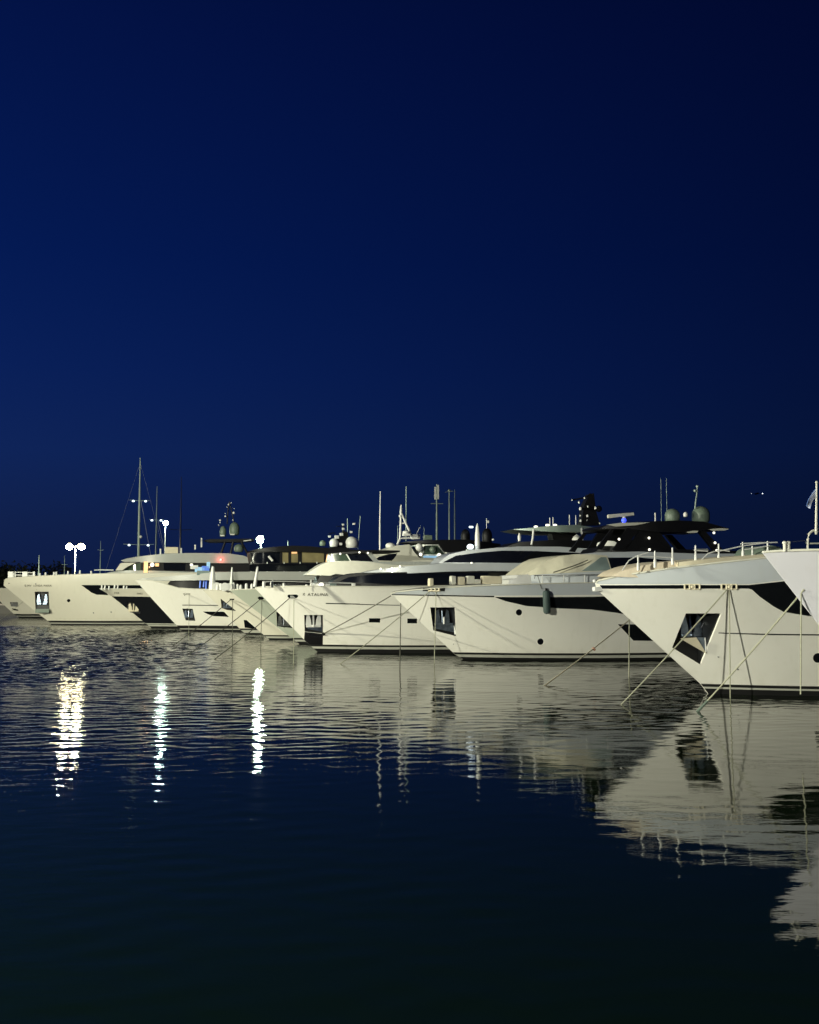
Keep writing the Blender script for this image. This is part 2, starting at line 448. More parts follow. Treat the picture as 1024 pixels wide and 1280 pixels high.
def water():
    """the harbour surface: one sheet to the horizon, really rippled where it can be seen close to"""
    import numpy as np
    def axis(lo, hi, step, far_lo, far_hi):
        a = list(np.arange(lo, hi, step)); d = step
        b = [lo]; 
        while b[0] > far_lo: d *= 1.5; b.insert(0, b[0] - d)
        d = step; c = [a[-1]]
        while c[-1] < far_hi: d *= 1.5; c.append(c[-1] + d)
        return np.array(b[:-1] + a + c[1:])
    X = axis(-62, 26, .135, -1500, 1500); Y = axis(5, 118, .135, -60, 3000)
    nx, ny = len(X), len(Y); gx, gy = np.meshgrid(X, Y)
    rs = np.random.RandomState(5)
    def sm(v, a, b): t = np.clip((v - a) / (b - a), 0, 1); return t * t * (3 - 2 * t)
    edge = sm(gx, -62, -56) * sm(-gx, -26, -22) * sm(gy, 5, 7) * sm(-gy, -117, -105)
    wind = 1 - sm(gx + .12 * (gy - 30), -15, 3)          # 1 in the ruffled open water, 0 in the lee of the yachts
    def band(l0, l1, n, slope, spread):
        h = np.zeros_like(gx)
        for i in range(n):
            lam = l0 * (l1 / l0) ** ((i + rs.rand()) / n); k = 2 * math.pi / lam
            a = slope * math.sqrt(2.0 / n) / k; th = math.pi / 2 + rs.randn() * spread
            h += a * np.sin(k * (gx * math.cos(th) + gy * math.sin(th)) + rs.rand() * 6.283)
        return h
    gust = .55 + .45 * np.sin(gx * .21 + 1.3 * np.sin(gy * .11)) * np.sin(gy * .17 + 1.1 * np.sin(gx * .13))
    calm = .30 + .70 * sm(gy, 17, 40)
    Z = band(2.6, 6.5, 12, WAVE[0], .5) * calm + band(.85, 1.9, 22, WAVE[1], .42) * (.40 + .60 * wind) * (.5 + .5 * gust) * calm \
        + band(.46, .85, 34, WAVE[2], .42) * (.30 + .45 * wind + 1.1 * wind * sm(gy, 38, 65)) * (.25 + .75 * gust) * (.25 + .75 * calm)
    Z *= edge
    me = bpy.data.meshes.new('water')
    co_ = np.stack([gx, gy, Z], -1).reshape(-1, 3).astype(np.float32)
    i0 = (np.arange(ny - 1)[:, None] * nx + np.arange(nx - 1)[None, :]).reshape(-1)
    fc = np.stack([i0, i0 + 1, i0 + nx + 1, i0 + nx], -1).astype(np.int32)
    me.vertices.add(len(co_)); me.vertices.foreach_set('co', co_.ravel())
    me.loops.add(fc.size); me.loops.foreach_set('vertex_index', fc.ravel())
    me.polygons.add(len(fc)); me.polygons.foreach_set('loop_start', np.arange(0, fc.size, 4, dtype=np.int32))
    me.polygons.foreach_set('use_smooth', np.ones(len(fc), dtype=bool))
    me.update(calc_edges=True); me.materials.append(water_mat())
    o = bpy.data.objects.new('water', me); C.objects.link(o); tag(o, kind='structure')
WAVE = (.0040, .027, .105)
water()

sheet('quay', -55.9, 40, -40, 0.9, 2.4, M['concrete'], 4.0)
sheet('side_quay', -90, -56, -40, 60, 2.4, M['concrete'], 4.0)
sheet('far_quay', -110, 120, 163, 185, 1.3, M['concrete'], 3.0)

def hill():
    mb = MB(); nx, ny = 26, 8; vs = []
    for j in range(ny):
        for i in range(nx):
            x = -330 + 260 * i / (nx - 1); y = 300 + 90 * j / (ny - 1)
            h = 7 * math.sin(math.pi * min(1, (nx - 1 - i) / 18) * .5) * math.sin(math.pi * (j + .3) / ny) + random.uniform(-.4, .4)
            vs.append((x, y, max(-.3, h - .5)))
    fs = [[j * nx + i, j * nx + i + 1, (j + 1) * nx + i + 1, (j + 1) * nx + i] for j in range(ny - 1) for i in range(nx - 1)]
    mb.add(vs, fs); return tag(mb.build('hill', M['hill']), kind='structure')
hill()

def wood():
    mb = MB(); rnd = random.Random(3)
    for k in range(70):
        x = rnd.uniform(-165, -92); y = rnd.uniform(262, 300); h = rnd.uniform(7.0, 10.5) * (1 if x < -99 else .7); r = rnd.uniform(2.2, 3.8)
        for q in range(110):
            a = rnd.uniform(0, 6.28); b = rnd.uniform(-1, 1); rr = r * rnd.uniform(.5, 1.05)
            c = Vector((x + rr * math.cos(a) * math.sqrt(1 - b * b), y + rr * math.sin(a) * math.sqrt(1 - b * b), h - r * .6 + rr * b * 1.1))
            d = [Vector((rnd.uniform(-1, 1), rnd.uniform(-1, 1), rnd.uniform(-1, 1))).normalized() * rnd.uniform(.5, .9) for _ in range(3)]
            mb.add([c + v for v in d], [[0, 1, 2]])
    for k in range(60):
        x = rnd.uniform(-165, -92); mb.tube([(x, 280, 0), (x + .3, 280, 5)], .25, 5)
    o = mb.build('wood', M['tree'], smooth=False)
    tag(o, 'dark shoreline trees massed at the left edge behind the yachts', 'trees', kind='stuff')
wood()
sheet('shore', -170, -85, 255, 302, 0.9, M['hill'], 2.0)

# ------------------------------------------------------------------ lights on the quays
def point(name, loc, power, col, radius, parent=None):
    l = bpy.data.lights.new(name, 'POINT'); l.energy = power; l.color = col; l.shadow_soft_size = radius
    o = bpy.data.objects.new(name, l); C.objects.link(o); o.location = loc
    if parent: o.parent = parent
    return o

def street_lamp(base, height, arms, headmat, label, power, col, r=.10, size=.42, down=.0, lightr=.25, ):
    """pole on a base plate, an arm for each lamp head; every head has a shade and a lens and really shines"""
    root = bpy.data.objects.new('street_lamp', None); C.objects.link(root); root.location = base
    tag(root, label, 'street lamp', 'lamps on the quays')
    MB().lathe((0, 0, 0), [(.30, 0), (.30, .05), (.16, .10), (.15, .9), (r, 1.0), (r * .7, height)], 12).build('pole', M['galv'], root)
    for dx in arms:
        MB().tube([(0, 0, height - .25), (dx * .5, 0, height + .02), (dx, 0, height + .05)], r * .45).build('arm', M['galv'], root)
        hd = MB().lathe((dx, 0, height + size * .55), [(size * .45, -size * .1), (size * .5, 0), (size * .35, size * .2), (.06, size * .28)], 16).tube([(dx, 0, height + size * .6), (dx, 0, height - .1)], r * .5).build('lamp_head', M['galv'], root)
        MB().ball((dx, -size * .1, height - size * .3), size * .88, size * .82).build('lens', headmat, hd)
        point('lamp_light', (dx, 0, height - size * 1.9 - .1), power, col, lightr, root)
    return root

def lamp_at(px, py, Y, ground, arms, m, label, power, col, size):
    t = at(px, py, Y)
    return street_lamp((t.x, t.y, ground), t.z - ground, arms, m, label, power, col, size=size)

lamp_at(94.5, 682, 172, 1.25, (-1.0, 1.0), M['lampw'], 'twin headed floodlight pole shining at the far left above the bow with a rail', 9000, (1, .95, .66), .62)
lamp_at(207, 653, 170, 1.25, (.05,), M['lampc'], 'tall single quay lamp shining between the yacht masts at left', 7000, (.75, 1, .85), .45)

WARM = (1.0, 0.99, 0.76); NEAR = (1.0, 1.0, 0.83)
street_lamp((-61, 43, 2.38), 13.5, (-.9, .9), M['lampw'], 'tall warm floodlight pole on the side quay left of the harbour', 108000, WARM, size=.4, lightr=.35)
street_lamp((-32.0, -1.5, 2.38), 8.5, (0.05,), M['lampc'], 'neutral white lamp on the quay behind the viewer to the left', 166000, NEAR, size=.4, lightr=.30)

# ------------------------------------------------------------------ yachts
def make_hull(Y, stem_px, sheer_px, B, Lh, bootz, mats, holes=(), paints=(), L0=12., L1=8.5, name='hull', sternz=None, bw=.80, zf=None):
    stem = [Y.loc(x, y, 0) for x, y in stem_px]; stem = [q for q in stem if q[1] > .15] + [(0.0, 0.0)]
    zt = stem[0][1]; wf, st = hullf(stem, B, zt, L0, L1, bw, Lh=Lh)
    sh = [Y.on(x, y, wf) for x, y in sheer_px]; sh = [q for q in sh if q[0] < Lh - 1]
    tip = (stem[0][0], stem[0][1])
    out = [(st(-.45), -.45)] + [q for q in stem[::-1]] + [q for q in sh if q[0] > tip[0] + .05]
    zl = sternz or sh[-1][1]
    out += [(Lh, zl), (Lh + .5, .3), (Lh + .5, -.45)]
    bands = boots(st, *bootz, Lh) if bootz else []
    P = [(Y.px(p, wf), k) for p, k in paints]
    H = [Y.px(h[0], wf) for h in holes]
    Y.wf = wf; Y.st = st
    Y.hull = Y.shell(name, out, wf, mats, holes=H, paints=P + bands)
    Y.H = H
    edge = [(tip[0], tip[1])] + [q for q in sh if q[0] > tip[0] + .05] + [(Lh - .1, zl)]
    for sgn, in ((-1,), (1,)):
        MB().tube([(a + (.03 if i == 0 else 0), sgn * (wf(a, z) + .005), z + .01) for i, (a, z) in enumerate(subdiv(edge, .8, False))], .035, 8).build('cap_rail', M['deckw'], Y.root)
    for h, q in zip(holes, H):
        if h[1] == 'pocket': Y.pocket(q, wf, h[2])
        elif h[1] == 'port': Y.pane('porthole', q, wf, M['glass'], .03)
        else: Y.pane('hull_window', q, wf, M['glass'], .025)
    return wf
def mid(poly): return (sum(p[0] for p in poly) / len(poly), sum(p[1] for p in poly) / len(poly))
def pxcirc(x, y, r, n=14): return [(x + r * math.cos(2 * math.pi * i / n), y + r * math.sin(2 * math.pi * i / n)) for i in range(n)]
HB = [M['white'], M['boot'], M['line'], M['cool_lit'], M['navy'], M['black']]
def mats(first): return [M[first]] + HB[1:]

# ---- right-hand near yacht (only its bow is in the picture)
y0 = Yacht('motor_yacht', (1127, 912), 12, 'nearest white yacht, only its raked bow showing at the right edge')
wf = make_hull(y0, [(953.5, 690.5), (988, 735), (1024, 781), (1075, 847)], [(953.5, 690.5), (975, 689), (1000, 688.2), (1024, 687.8), (1100, 686)], 3.6, 30, (.16, .24, .36), mats('lilac_lit'))
def rails(Y, pts, yls, r, m, name='rail'):
    return MB().tube([Y.p(x, y, yl) for (x, y), yl in zip(pts, yls)], r).build(name, m, Y.root)
for x in (981.5, 986):
    Y = y0; MB().lathe(Y.p(x, 689.5, -.45), [(.05, 0), (.05, .2), (.07, .22), (.07, .27), (.02, .29)], 10).build('bollard', M['deckw'], Y.root)
ar = [(1010, 690), (1010, 674), (1011, 668), (1015, 664), (1021, 662.5), (1027, 664), (1031, 670), (1031, 690)]
MB().tube([y0.p(x, y, -.7) for x, y in ar], .035).build('pulpit_arch', M['deckw'], y0.root)
MB().tube([y0.p(x, y, -.7) for x, y in ((1010, 679.5), (1031, 679))], .022).build('pulpit_bar', M['deckw'], y0.root)
MB().tube([y0.p(x, y, yl) for x, y, yl in ((1010, 681, -.7), (1007, 679, -.72), (1006.5, 675.5, -.74), (990, 677.3, -.5))], .010).build('rail', M['steel'], y0.root)
fp = MB().tube([y0.p(1020.5, 668, -.75), y0.p(1021, 603, -.75)], [.04, .026]).ball(y0.p(1021, 603, -.75), .04).build('flagpole', M['deckw'], y0.root)
deckhouse(y0, 'coachroof', [(1290, 690), (1310, 670), (1360, 640), (1600, 620), (1900, 620), (1900, 720), (1290, 700)], 2.4, M['white'], holes=[[(1330, 665), (1375, 645), (1700, 632), (1700, 660)]])
def flag(Y, pts, yl, n=9):
    """a limp striped flag; pts: upper edge and lower edge in photo pixels"""
    mb = MB(); up, lo = pts; k = 12; vs = []
    for i in range(n + 1):
        for j in range(k + 1):
            t = j / k
            def ev(c): s = t * (len(c) - 1); q = min(int(s), len(c) - 2); f = s - q; return (c[q][0] + (c[q + 1][0] - c[q][0]) * f, c[q][1] + (c[q + 1][1] - c[q][1]) * f)
            a = ev(up); b = ev(lo); g = i / n
            vs.append(Y.p(a[0] + (b[0] - a[0]) * g, a[1] + (b[1] - a[1]) * g, yl + .05 * math.sin(t * 7 + g * 3) * t))
    for i in range(n):
        mb.cur = i % 2
        mb.add([], [])
        for j in range(k): mb.f.append([i * (k + 1) + j, i * (k + 1) + j + 1, (i + 1) * (k + 1) + j + 1, (i + 1) * (k + 1) + j]); mb.m.append(i % 2)
    mb.v = vs
    o = mb.build('flag', [M['flagb'], M['flagw']], None)
    md = o.modifiers.new('thick', 'SOLIDIFY'); md.thickness = .006
    o.location = Y.o; o.rotation_euler = (0, 0, Y.th); return o
fl = flag(y0, ([(1020.5, 610), (1016, 615), (1011, 623), (1008, 633)], [(1020.5, 622), (1018, 624), (1015, 629), (1013, 636)]), -.75)
tag(fl, 'small blue and white striped flag hanging from the pole at the right edge', 'flag')

# ---- yacht A: pale bow with the big trapezoid anchor pocket
A = Yacht('motor_yacht', (885, 867), 12, 'large pale yacht with a black slot under its bulwark and a slanted anchor pocket')
wf = make_hull(A, [(744, 728.5), (746.5, 737), (806, 791), (876, 855)],
    [(744, 728.5), (748, 726), (771, 721), (806, 715.5), (840, 710.5), (870, 707), (900, 703.5), (953, 698), (1024, 692), (1100, 688)],
    3.7, 29, (.20, .27, .38), mats('white'),
    holes=[([(857.5, 766.8), (902.2, 766.8), (876, 831), (840.3, 809.5)], 'pocket', .75),
           ([(750, 731.5), (936, 731.2), (980, 726.5), (1040, 721), (1100, 718), (1100, 775), (1010, 770), (980, 765), (967, 758), (950, 746), (940, 737), (936, 735.8), (752, 736)], 'window'),
           (pxcirc(1022.5, 822.5, 6.2), 'port')],
    paints=[([(730, 725), (731, 715), (790, 700), (900, 690), (1140, 660), (1140, 715), (1040, 719.5), (980, 725.3), (936, 730.2), (750, 730.4)], 3),
            ([(898.5, 790.6), (960, 792.2), (1140, 793), (1140, 794.6), (960, 793.9), (898, 791.8)], 5)], L0=11, L1=9)
pk = A.H[0]
# anchor gear inside the pocket
ca = A.on(872, 806, wf); yl = -(wf(*ca)) 
pl = [A.on(x, y, wf) for x, y in ((846.8, 797.6), (873.5, 797), (882.6, 817))]
MB().prism(pl, yl - .02, yl + .04).build('anchor_plate', M['cush'], A.root)
pl = [A.on(x, y, wf) for x, y in ((874.5, 797), (890, 797), (886, 806), (882.9, 816))]
MB().prism(pl, yl + .00, yl + .06).build('stainless_plate', M['steeld'], A.root)
ca = A.on(876, 785, wf)
anc = anchor(A, ca[0], ca[1], yl + .30, .95, .85, M['steeld'], A.root)
MB().tube([A.p(x, y, yl + .15) for x, y in ((876, 785), (882, 774))], .035).build('anchor_shank', M['steel'], A.root)
MB().tube([A.p(x, y, yl - .03) for x, y in ((881.5, 797), (882.8, 815))], .028).build('roller_bar', M['domew'], A.root)
for x, y in ((898, 821), (922.5, 836.5)):
    q = A.on(x, y, wf); MB().ball((q[0], -wf(*q), q[1]), .035).build('drain_fitting', M['steel'], A.root)
q = A.on(746, 727, wf); MB().box((q[0] + .05, 0, q[1] - .28), (.34, .24, .18)).ball((q[0] - .06, 0, q[1] + .02), .07).build('bow_roller', M['domew'], A.root)
for x in (865, 911):           # fairleads in the slot
    q0 = A.on(x - 9, 731, wf); q1 = A.on(x + 9, 736, wf); z = (q0[1] + q1[1]) / 2; c = (q0[0] + q1[0]) / 2
    fr = MB()
    for f_ in (0, .33, .66, 1):
        aa = q0[0] + (q1[0] - q0[0]) * f_; fr.tube([(aa, -wf(aa, z) - .03, z - .09), (aa, -wf(aa, z) - .03, z + .09)], .035)
    for zz in (-.085, .085): fr.tube([(q0[0], -wf(q0[0], z) - .03, z + zz), (q1[0], -wf(q1[0], z) - .03, z + zz)], .022)
    fr.ball((c, -wf(c, z) - .03, z), .06)
    fr.build('fairlead', M['cush'], A.root)
# inner coaming and foredeck seats behind the bulwark
deckhouse(A, 'foredeck_coaming', [(764, 720.5), (775, 714.5), (798, 708), (820, 704), (843, 701), (846, 705), (846, 712), (800, 722)], 1.6, M['teak'], lean=.05, rnd=4, wmin=.3)
deckhouse(A, 'sun_pad', [(848, 703), (862, 701), (900, 697.2), (940, 694), (956, 692.5), (957, 706), (848, 713)], 1.9, M['cush'], lean=.05, rnd=1, wmin=.8)
deckhouse(A, 'deck_locker', [(944, 693), (952, 686), (963, 681.5), (974, 683.5), (980, 688), (978, 700), (944, 702)], 1.1, M['dome'], lean=.15, rnd=1, wmin=.6)
deckhouse(A, 'superstructure', [(1170, 705), (1195, 680), (1240, 655), (1300, 640), (1600, 640), (1700, 660), (1700, 712), (1170, 714)], 2.8, M['white'], holes=[[(1215, 684), (1260, 661), (1320, 652), (1580, 652), (1600, 680), (1400, 684)]], lean=.12)
# the stanchions on the far rail and the near rail stand in their bases
for x, yt, yb in ((798, 694, 709), (819, 689, 705.5), (841, 685, 702), (870, 682, 700), (899, 680, 703), (929, 678, 695), (941, 683, 700), (960, 677, 692)):
    b = A.p(x, yb + 4, -1.75); t = A.p(x, yt, -1.75); t.x = b.x
    sct = MB().lathe(b, [(.055, 0), (.055, (t.z - b.z) * .45), (.034, (t.z - b.z) * .5), (.028, (t.z - b.z)), (.01, (t.z - b.z) + .02)], 10).build('stanchion', M['domew'], A.root)
for pts in (((778, 713), (786, 701), (795, 695.5), (811, 690.5)), ((795, 695.5), (819, 696), (840, 697)), ((877, 700), (885, 692), (899, 687.5), (912, 689)), ((899, 689), (930, 682), (962, 678)), ((926, 679.5), (945, 678.5), (972, 678)), ((930, 687), (948, 684.5), (962, 682)), ((868, 688), (885, 688.8))):
    MB().tube([A.p(x, y, -1.75) for x, y in pts], .022).build('rail', M['domew'], A.root)

# ---- yacht B: canvas cover, fender, black hardtop
B = Yacht('motor_yacht', (579, 824), 12, 'white yacht with tan canvas over its windscreen and a black hardtop carrying two radomes')
wf = make_hull(B, [(488.5, 742), (527, 779), (569, 818)],
    [(488.5, 742), (496, 740), (520, 737.5), (555, 734.5), (600, 732.5), (640, 731), (680, 729.8), (740, 728.5), (800, 727.5), (870, 726.5), (960, 725)],
    3.4, 29, (.13, .28, .40), mats('white'),
    holes=[([(538, 759.2), (569, 759.2), (570.6, 795.3), (541.8, 788)], 'pocket', .7),
           ([(618, 746.2), (680, 746.4), (740, 746), (800, 744), (960, 742), (960, 776), (860, 776), (800, 771), (770, 766), (740, 762), (700, 760.5), (658, 757.5), (632, 751.5)], 'window'),
           (pxcirc(649, 765.5, 4.0), 'port'), (pxcirc(675.8, 802, 4.0), 'port'),
           ([(772.5, 780.3), (880, 781), (880, 802), (792, 800.8)], 'window')],
    paints=[([(480, 741.5), (480, 728), (640, 722), (980, 715), (980, 741), (740, 743.5), (618, 744.6), (490, 742.6)], 3),
            ([(489, 742.6), (618, 744.8), (618, 746.6), (490, 743.9)], 5)], L0=12, L1=9)
ca = B.on(555, 779, wf); yl = -wf(*ca)
anchor(B, ca[0], ca[1] + .25, yl + .34, 1.0, .8, M['steeld'], B.root)
pl = [B.on(x, y, wf) for x, y in ((542.5, 779), (569.5, 779), (570, 791), (543.5, 785.5))]
MB().prism(pl, yl + .14, yl + .20).build('stainless_plate', M['steeld'], B.root)
MB().tube([B.p(555, 771, yl + .14), B.p(555.2, 780, yl + .14)], .05).build('anchor_shank', M['domew'], B.root)
MB().tube([B.p(568.5, 780, yl + .1), B.p(569.3, 793, yl + .1)], .05).build('roller_bar', M['domew'], B.root)
q = B.on(567, 805, wf); MB().ball((q[0], -wf(*q), q[1]), .03).build('drain_fitting', M['steel'], B.root)
# fairlead in the bulwark
q0 = B.on(529, 735, wf); q1 = B.on(556, 739, wf); zm = (q0[1] + q1[1]) / 2
fr = MB(); poly = [(q0[0], q1[1]), (q1[0], q1[1]), (q1[0], q0[1]), (q0[0], q0[1])]
B.pane('fairlead_shade_pane', poly, wf, M['dark'], -.012)  # dark pane on the bulwark, standing in for shade inside an opening
for f_ in (.38, .55, .72): 
    aa = q0[0] + (q1[0] - q0[0]) * f_; fr.tube([(aa, -wf(aa, zm) - .05, q1[1]), (aa, -wf(aa, zm) - .05, q0[1])], .05)
fr.tube([(q0[0] + .25, -wf(q0[0] + .25, zm) - .05, q1[1] + .02), (q1[0] - .25, -wf(q1[0] - .25, zm) - .05, q1[1] + .02)], .04); fr.build('fairlead', M['cush'], B.root)
# deck house
BODY = [(640, 727), (655, 719), (690, 713), (700, 703), (722, 694), (745, 690.5), (800, 689.5), (870, 692), (960, 692), (1040, 694), (1040, 724), (640, 731)]
bo, bwf = deckhouse(B, 'deckhouse', BODY, 2.75, M['cool_lit'], holes=[[(760, 697), (800, 696.8), (838, 700.5), (1020, 703), (1020, 714), (765, 713)]], lean=.10, rnd=5, wmin=.45)
cv = [(654, 719.3), (664, 713), (674, 707.5), (685, 700.5), (697, 696), (716, 693), (740, 692.8), (759, 694.5), (764.6, 713.2), (730, 715), (690, 717)]
cwf = lambda a, z: bwf(a, z) + .05 + .03 * math.sin(a * 3.1 + z * 2) + .02 * math.sin(a * 7 - z * 5)
co_ = B.shell('canvas_cover', B.px(cv, cwf), cwf, [M['tan'], M['canvb']], paints=[(B.px([(727, 714), (751, 696.5), (758, 696.5), (763.5, 713)], cwf), 1)], grid=(.3, .22), parent=None)
co_.parent = None; co_.location = B.o; co_.rotation_euler = (0, 0, B.th)
tag(co_, 'tan canvas cover stretched over the windscreen of the yacht with a fender', 'canvas cover')
MB().tube([B.p(x, y, -3.0) for x, y in ((692, 715.5), (703, 712), (714, 708.5), (726, 704), (735, 700))], .03).build('cover_lashing', M['roped'], B.root)
# side deck, guard rail, deck seats
rail = [(580, 728), (620, 726), (668, 719.5), (740, 718.3), (830, 718), (900, 718)]
MB().tube([B.p(x, y, -3.05) for x, y in rail[2:]], .022).build('rail', M['steel'], B.root)
for x in (678, 705, 731, 757): B.post('stanchion', x, 719, 730, -3.05, .035, M['domew'])
for i, (x0, x1, yt, yb) in enumerate(((536, 541, 723, 733), (563, 569, 720, 731), (572, 580, 721, 731), (583, 592, 720, 730), (602, 626, 720, 730), (592, 600, 724, 730))):
    a = B.p(x0, yb, -1.9); b = B.p(x1, yt, -1.9); mb = MB().box(((a.x + b.x) / 2, -1.9, (a.z + b.z) / 2), (b.x - a.x, .5, abs(b.z - a.z)))
    mb.build('deck_seat', M['cush'] if i % 2 == 0 else M['deckw'], B.root)
deckhouse(B, 'foredeck_seat', [(636, 731), (638, 725), (645, 723), (648, 719), (668, 717), (668, 731)], 2.0, M['domew'], lean=.1, rnd=.5, wmin=.8)
# flybridge: black coaming, windscreen, hardtop on raked pillars
deckhouse(B, 'flybridge', [(743, 691), (750, 685), (765, 682.5), (800, 684), (850, 686.5), (900, 688), (960, 689), (960, 694), (743, 694)], 2.3, M['black'], lean=.1, rnd=4)
hd, hwf = deckhouse(B, 'hardtop', [(751, 660.5), (760, 656.5), (775, 654), (800, 652.2), (850, 650.5), (880, 652), (912, 660.8), (905, 663), (880, 662), (860, 665.2), (820, 665), (790, 661.5), (765, 660.8)], 2.5, M['black'], lean=.0, rnd=4, wmin=.5)
for pts, w in ((((766, 688), (783, 660), (800, 660), (778, 688)), .1), (((782, 689), (800, 661), (812, 662), (834, 689)), .06), (((872, 664), (880, 664), (905, 690), (893, 690)), .14), (((812, 662), (822, 663), (842, 689), (834, 689)), .1), (((745, 686), (764, 661), (768, 661), (752, 687)), .1)):
    for sgn in (-1, 1):
        MB().prism([B.loc(x, y, -2.1) for x, y in pts], sgn * 2.1 - w, sgn * 2.1 + w).build('pillar', M['black'], hd)
B_f = [((758, 655.8), (775, 653.6), (812, 653), (795, 656.5), (770, 658.2)), ((858, 665), (866, 663.5), (873, 663.6), (871, 666), (861, 666.4)), ((886, 661.5), (900, 660.3), (912, 661), (905, 663.2), (890, 663.4))]
for p_ in B_f: MB().prism([B.loc(x, y, -2.52) for x, y in p_], -2.56, -2.48).build('hardtop_trim', M['deckw'], hd)
for x, y in ((811.5, 672.5), (812, 687), (892.5, 666), (894, 678.5), (896, 688), (774, 674)): MB().ball(B.p(x, y, -2.3), .07).build('pillar_lamp', M['courtesy'], hd)
deckhouse(B, 'helm_cover', [(751.5, 682), (754, 677.5), (760, 675.8), (768, 676.5), (773.5, 680), (774, 683)], .7, M['domew'], lean=.2, rnd=1)
for x, r, h, yb in ((840.5, 8.5, 17, 653), (876, 10, 21, 654)):
    a = B.p(x - r, yb, 0); b = B.p(x + r, yb - h, 0); dm = MB().dome((((a.x + b.x) / 2), 0, a.z), (b.x - a.x) / 2, b.z - a.z).build('radome', M['dome'], hd)
MB().dome(B.p(857, 646, -.6) , .13, .28).build('small_radome', M['domew'], hd)
MB().tube([B.p(x, y, -.2) for x, y in ((869, 636), (870, 624), (871.5, 616), (871.5, 609))], [.05, .04, .03, .03]).ball(B.p(869, 613.5, -.2), .09).ball(B.p(871.8, 608, -.2), .08).build('signal_mast', M['pole'], hd)
MB().box((B.p(776, 644, 0)), (1.65, .16, .20), ry=R(-6)).tube([B.p(780, 646, 0), B.p(780, 655, 0)], .12).build('radar_scanner', M['deckw'], hd)
MB().ball(B.p(780, 650.5, -.45), .15).build('signal_lamp', M['blue'], hd)
B.post('whip_aerial', 819.3, 641, 653, -.5, .035, M['domew'])
for x in (827, 834): B.post('whip_aerial', x, 598, 652, .6, .012, M['pole'])
MB().tube([B.p(x, y, -1.9) for x, y in ((862, 688.5), (870, 687), (885, 686.8))], .04).build('flybridge_table', M['galv'], B.root)

# ---- yacht C: long white hull with a name, stacked dark window bands
Cc = Yacht('motor_yacht', (397, 815), 12, 'white yacht with black chafe panel under its anchor and its name lettered on the bow')
wf = make_hull(Cc, [(318.5, 735), (349, 767), (381, 800.5)],
    [(318.5, 735), (330, 733.5), (377, 732.8), (460, 733.5), (520, 733), (600, 732), (700, 730.5), (800, 729)],
    3.5, 29, (.22, .36, .48), mats('white'),
    holes=[([(380.4, 768.8), (404, 768.8), (404, 791.8), (381, 789.5)], 'pocket', .5),
           ([(461.5, 772.9), (475.6, 772.9), (475.2, 778.3), (461.5, 778.1)], 'window'), ([(509.3, 773.2), (521.5, 773.3), (521.5, 779.3), (509.3, 779.2)], 'window'),
           (pxcirc(366, 745.6, 1)[:0] + [(359.5, 744.2), (361, 743.2), (371, 743.2), (373, 744.4), (372.6, 746.4), (370, 748), (362, 748), (359.8, 746.4)], 'window')],
    paints=[([(381, 789.8), (404, 792.2), (403.5, 812), (380, 812)], 5),
            ([(407.5, 753.6), (450, 754.6), (450, 755.8), (407.5, 754.9)], 5), ([(450, 755.0), (500, 756.2), (500, 757.1), (450, 756.0)], 5)], L0=12, L1=9)
ca = Cc.on(392.5, 777, wf); yl = -wf(*ca)
anchor(Cc, ca[0], ca[1], yl + .20, .95, .95, M['domew'], Cc.root)
pl = [Cc.on(x, y, wf) for x, y in ((383.5, 781), (403, 782.5), (402.8, 789.5), (384, 786))]
MB().prism(pl, yl + .13, yl + .18).build('stainless_plate', M['steeld'], Cc.root)
MB().tube([Cc.p(x, y, yl - .02) for x, y in ((381.5, 792), (401, 796.5))], .02).build('chafe_bar', M['steel'], Cc.root)
q = Cc.on(404.4, 792.5, wf); MB().ball((q[0], -wf(*q) - .03, q[1]), .11).build('mooring_eye', M['black'], Cc.root)
fr = MB().box(Vector((Cc.on(366.5, 746, wf)[0], -wf(*Cc.on(366.5, 746, wf)) + .01, Cc.on(366.5, 746, wf)[1])), (.32, .05, .14)).build('fairlead', M['galv'], Cc.root)
textobj('K', Cc, 378.8, 381.6, 741.4, 744.4, wf, M['letter'], spacing=1); textobj('ATALINA', Cc, 384.4, 410.3, 741.4, 744.8, wf, M['letter'])
# superstructure: lower window band, overhanging brow, upper window band, roof
deckhouse(Cc, 'lower_cabin', [(412, 731), (425, 720.5), (447, 716), (520, 715), (600, 714), (900, 713), (900, 732), (412, 735)], 2.75, M['black'], holes=[([(424, 727), (436, 721.5), (470, 717.5), (520, 716.8), (600, 716), (880, 715.2), (880, 727.5), (600, 729), (500, 731)], 'glass')], lean=.08, rnd=5)
br, brf = deckhouse(Cc, 'brow', [(447, 719.5), (456, 715.5), (476, 711.5), (500, 708.5), (541, 705.5), (555, 703.8), (620, 704.8), (700, 704), (800, 702.5), (900, 702), (900, 714), (700, 715.3), (650, 714), (600, 713.6), (560, 714.5), (500, 717.2)], 3.1, [M['cool_lit']], lean=.03, rnd=6, wmin=.3)
up, upf = deckhouse(Cc, 'upper_cabin', [(548, 704), (556, 697), (562, 693), (580, 688.6), (620, 684.8), (650, 683), (700, 683.4), (740, 686), (800, 688), (800, 703.5), (640, 705)], 2.7, [M['cool_lit']], holes=[([(553, 703.2), (570, 694.5), (600, 690.5), (628, 688.3), (670, 688.8), (710, 690.5), (780, 693), (780, 702), (700, 702.8), (640, 703.8)], 'glass')], lean=.10, rnd=5)
deckhouse(Cc, 'flybridge_coaming', [(628, 685), (650, 677.5), (690, 675), (740, 675.5), (770, 681), (770, 689), (628, 689)], 2.4, M['black'], lean=.1, rnd=4)
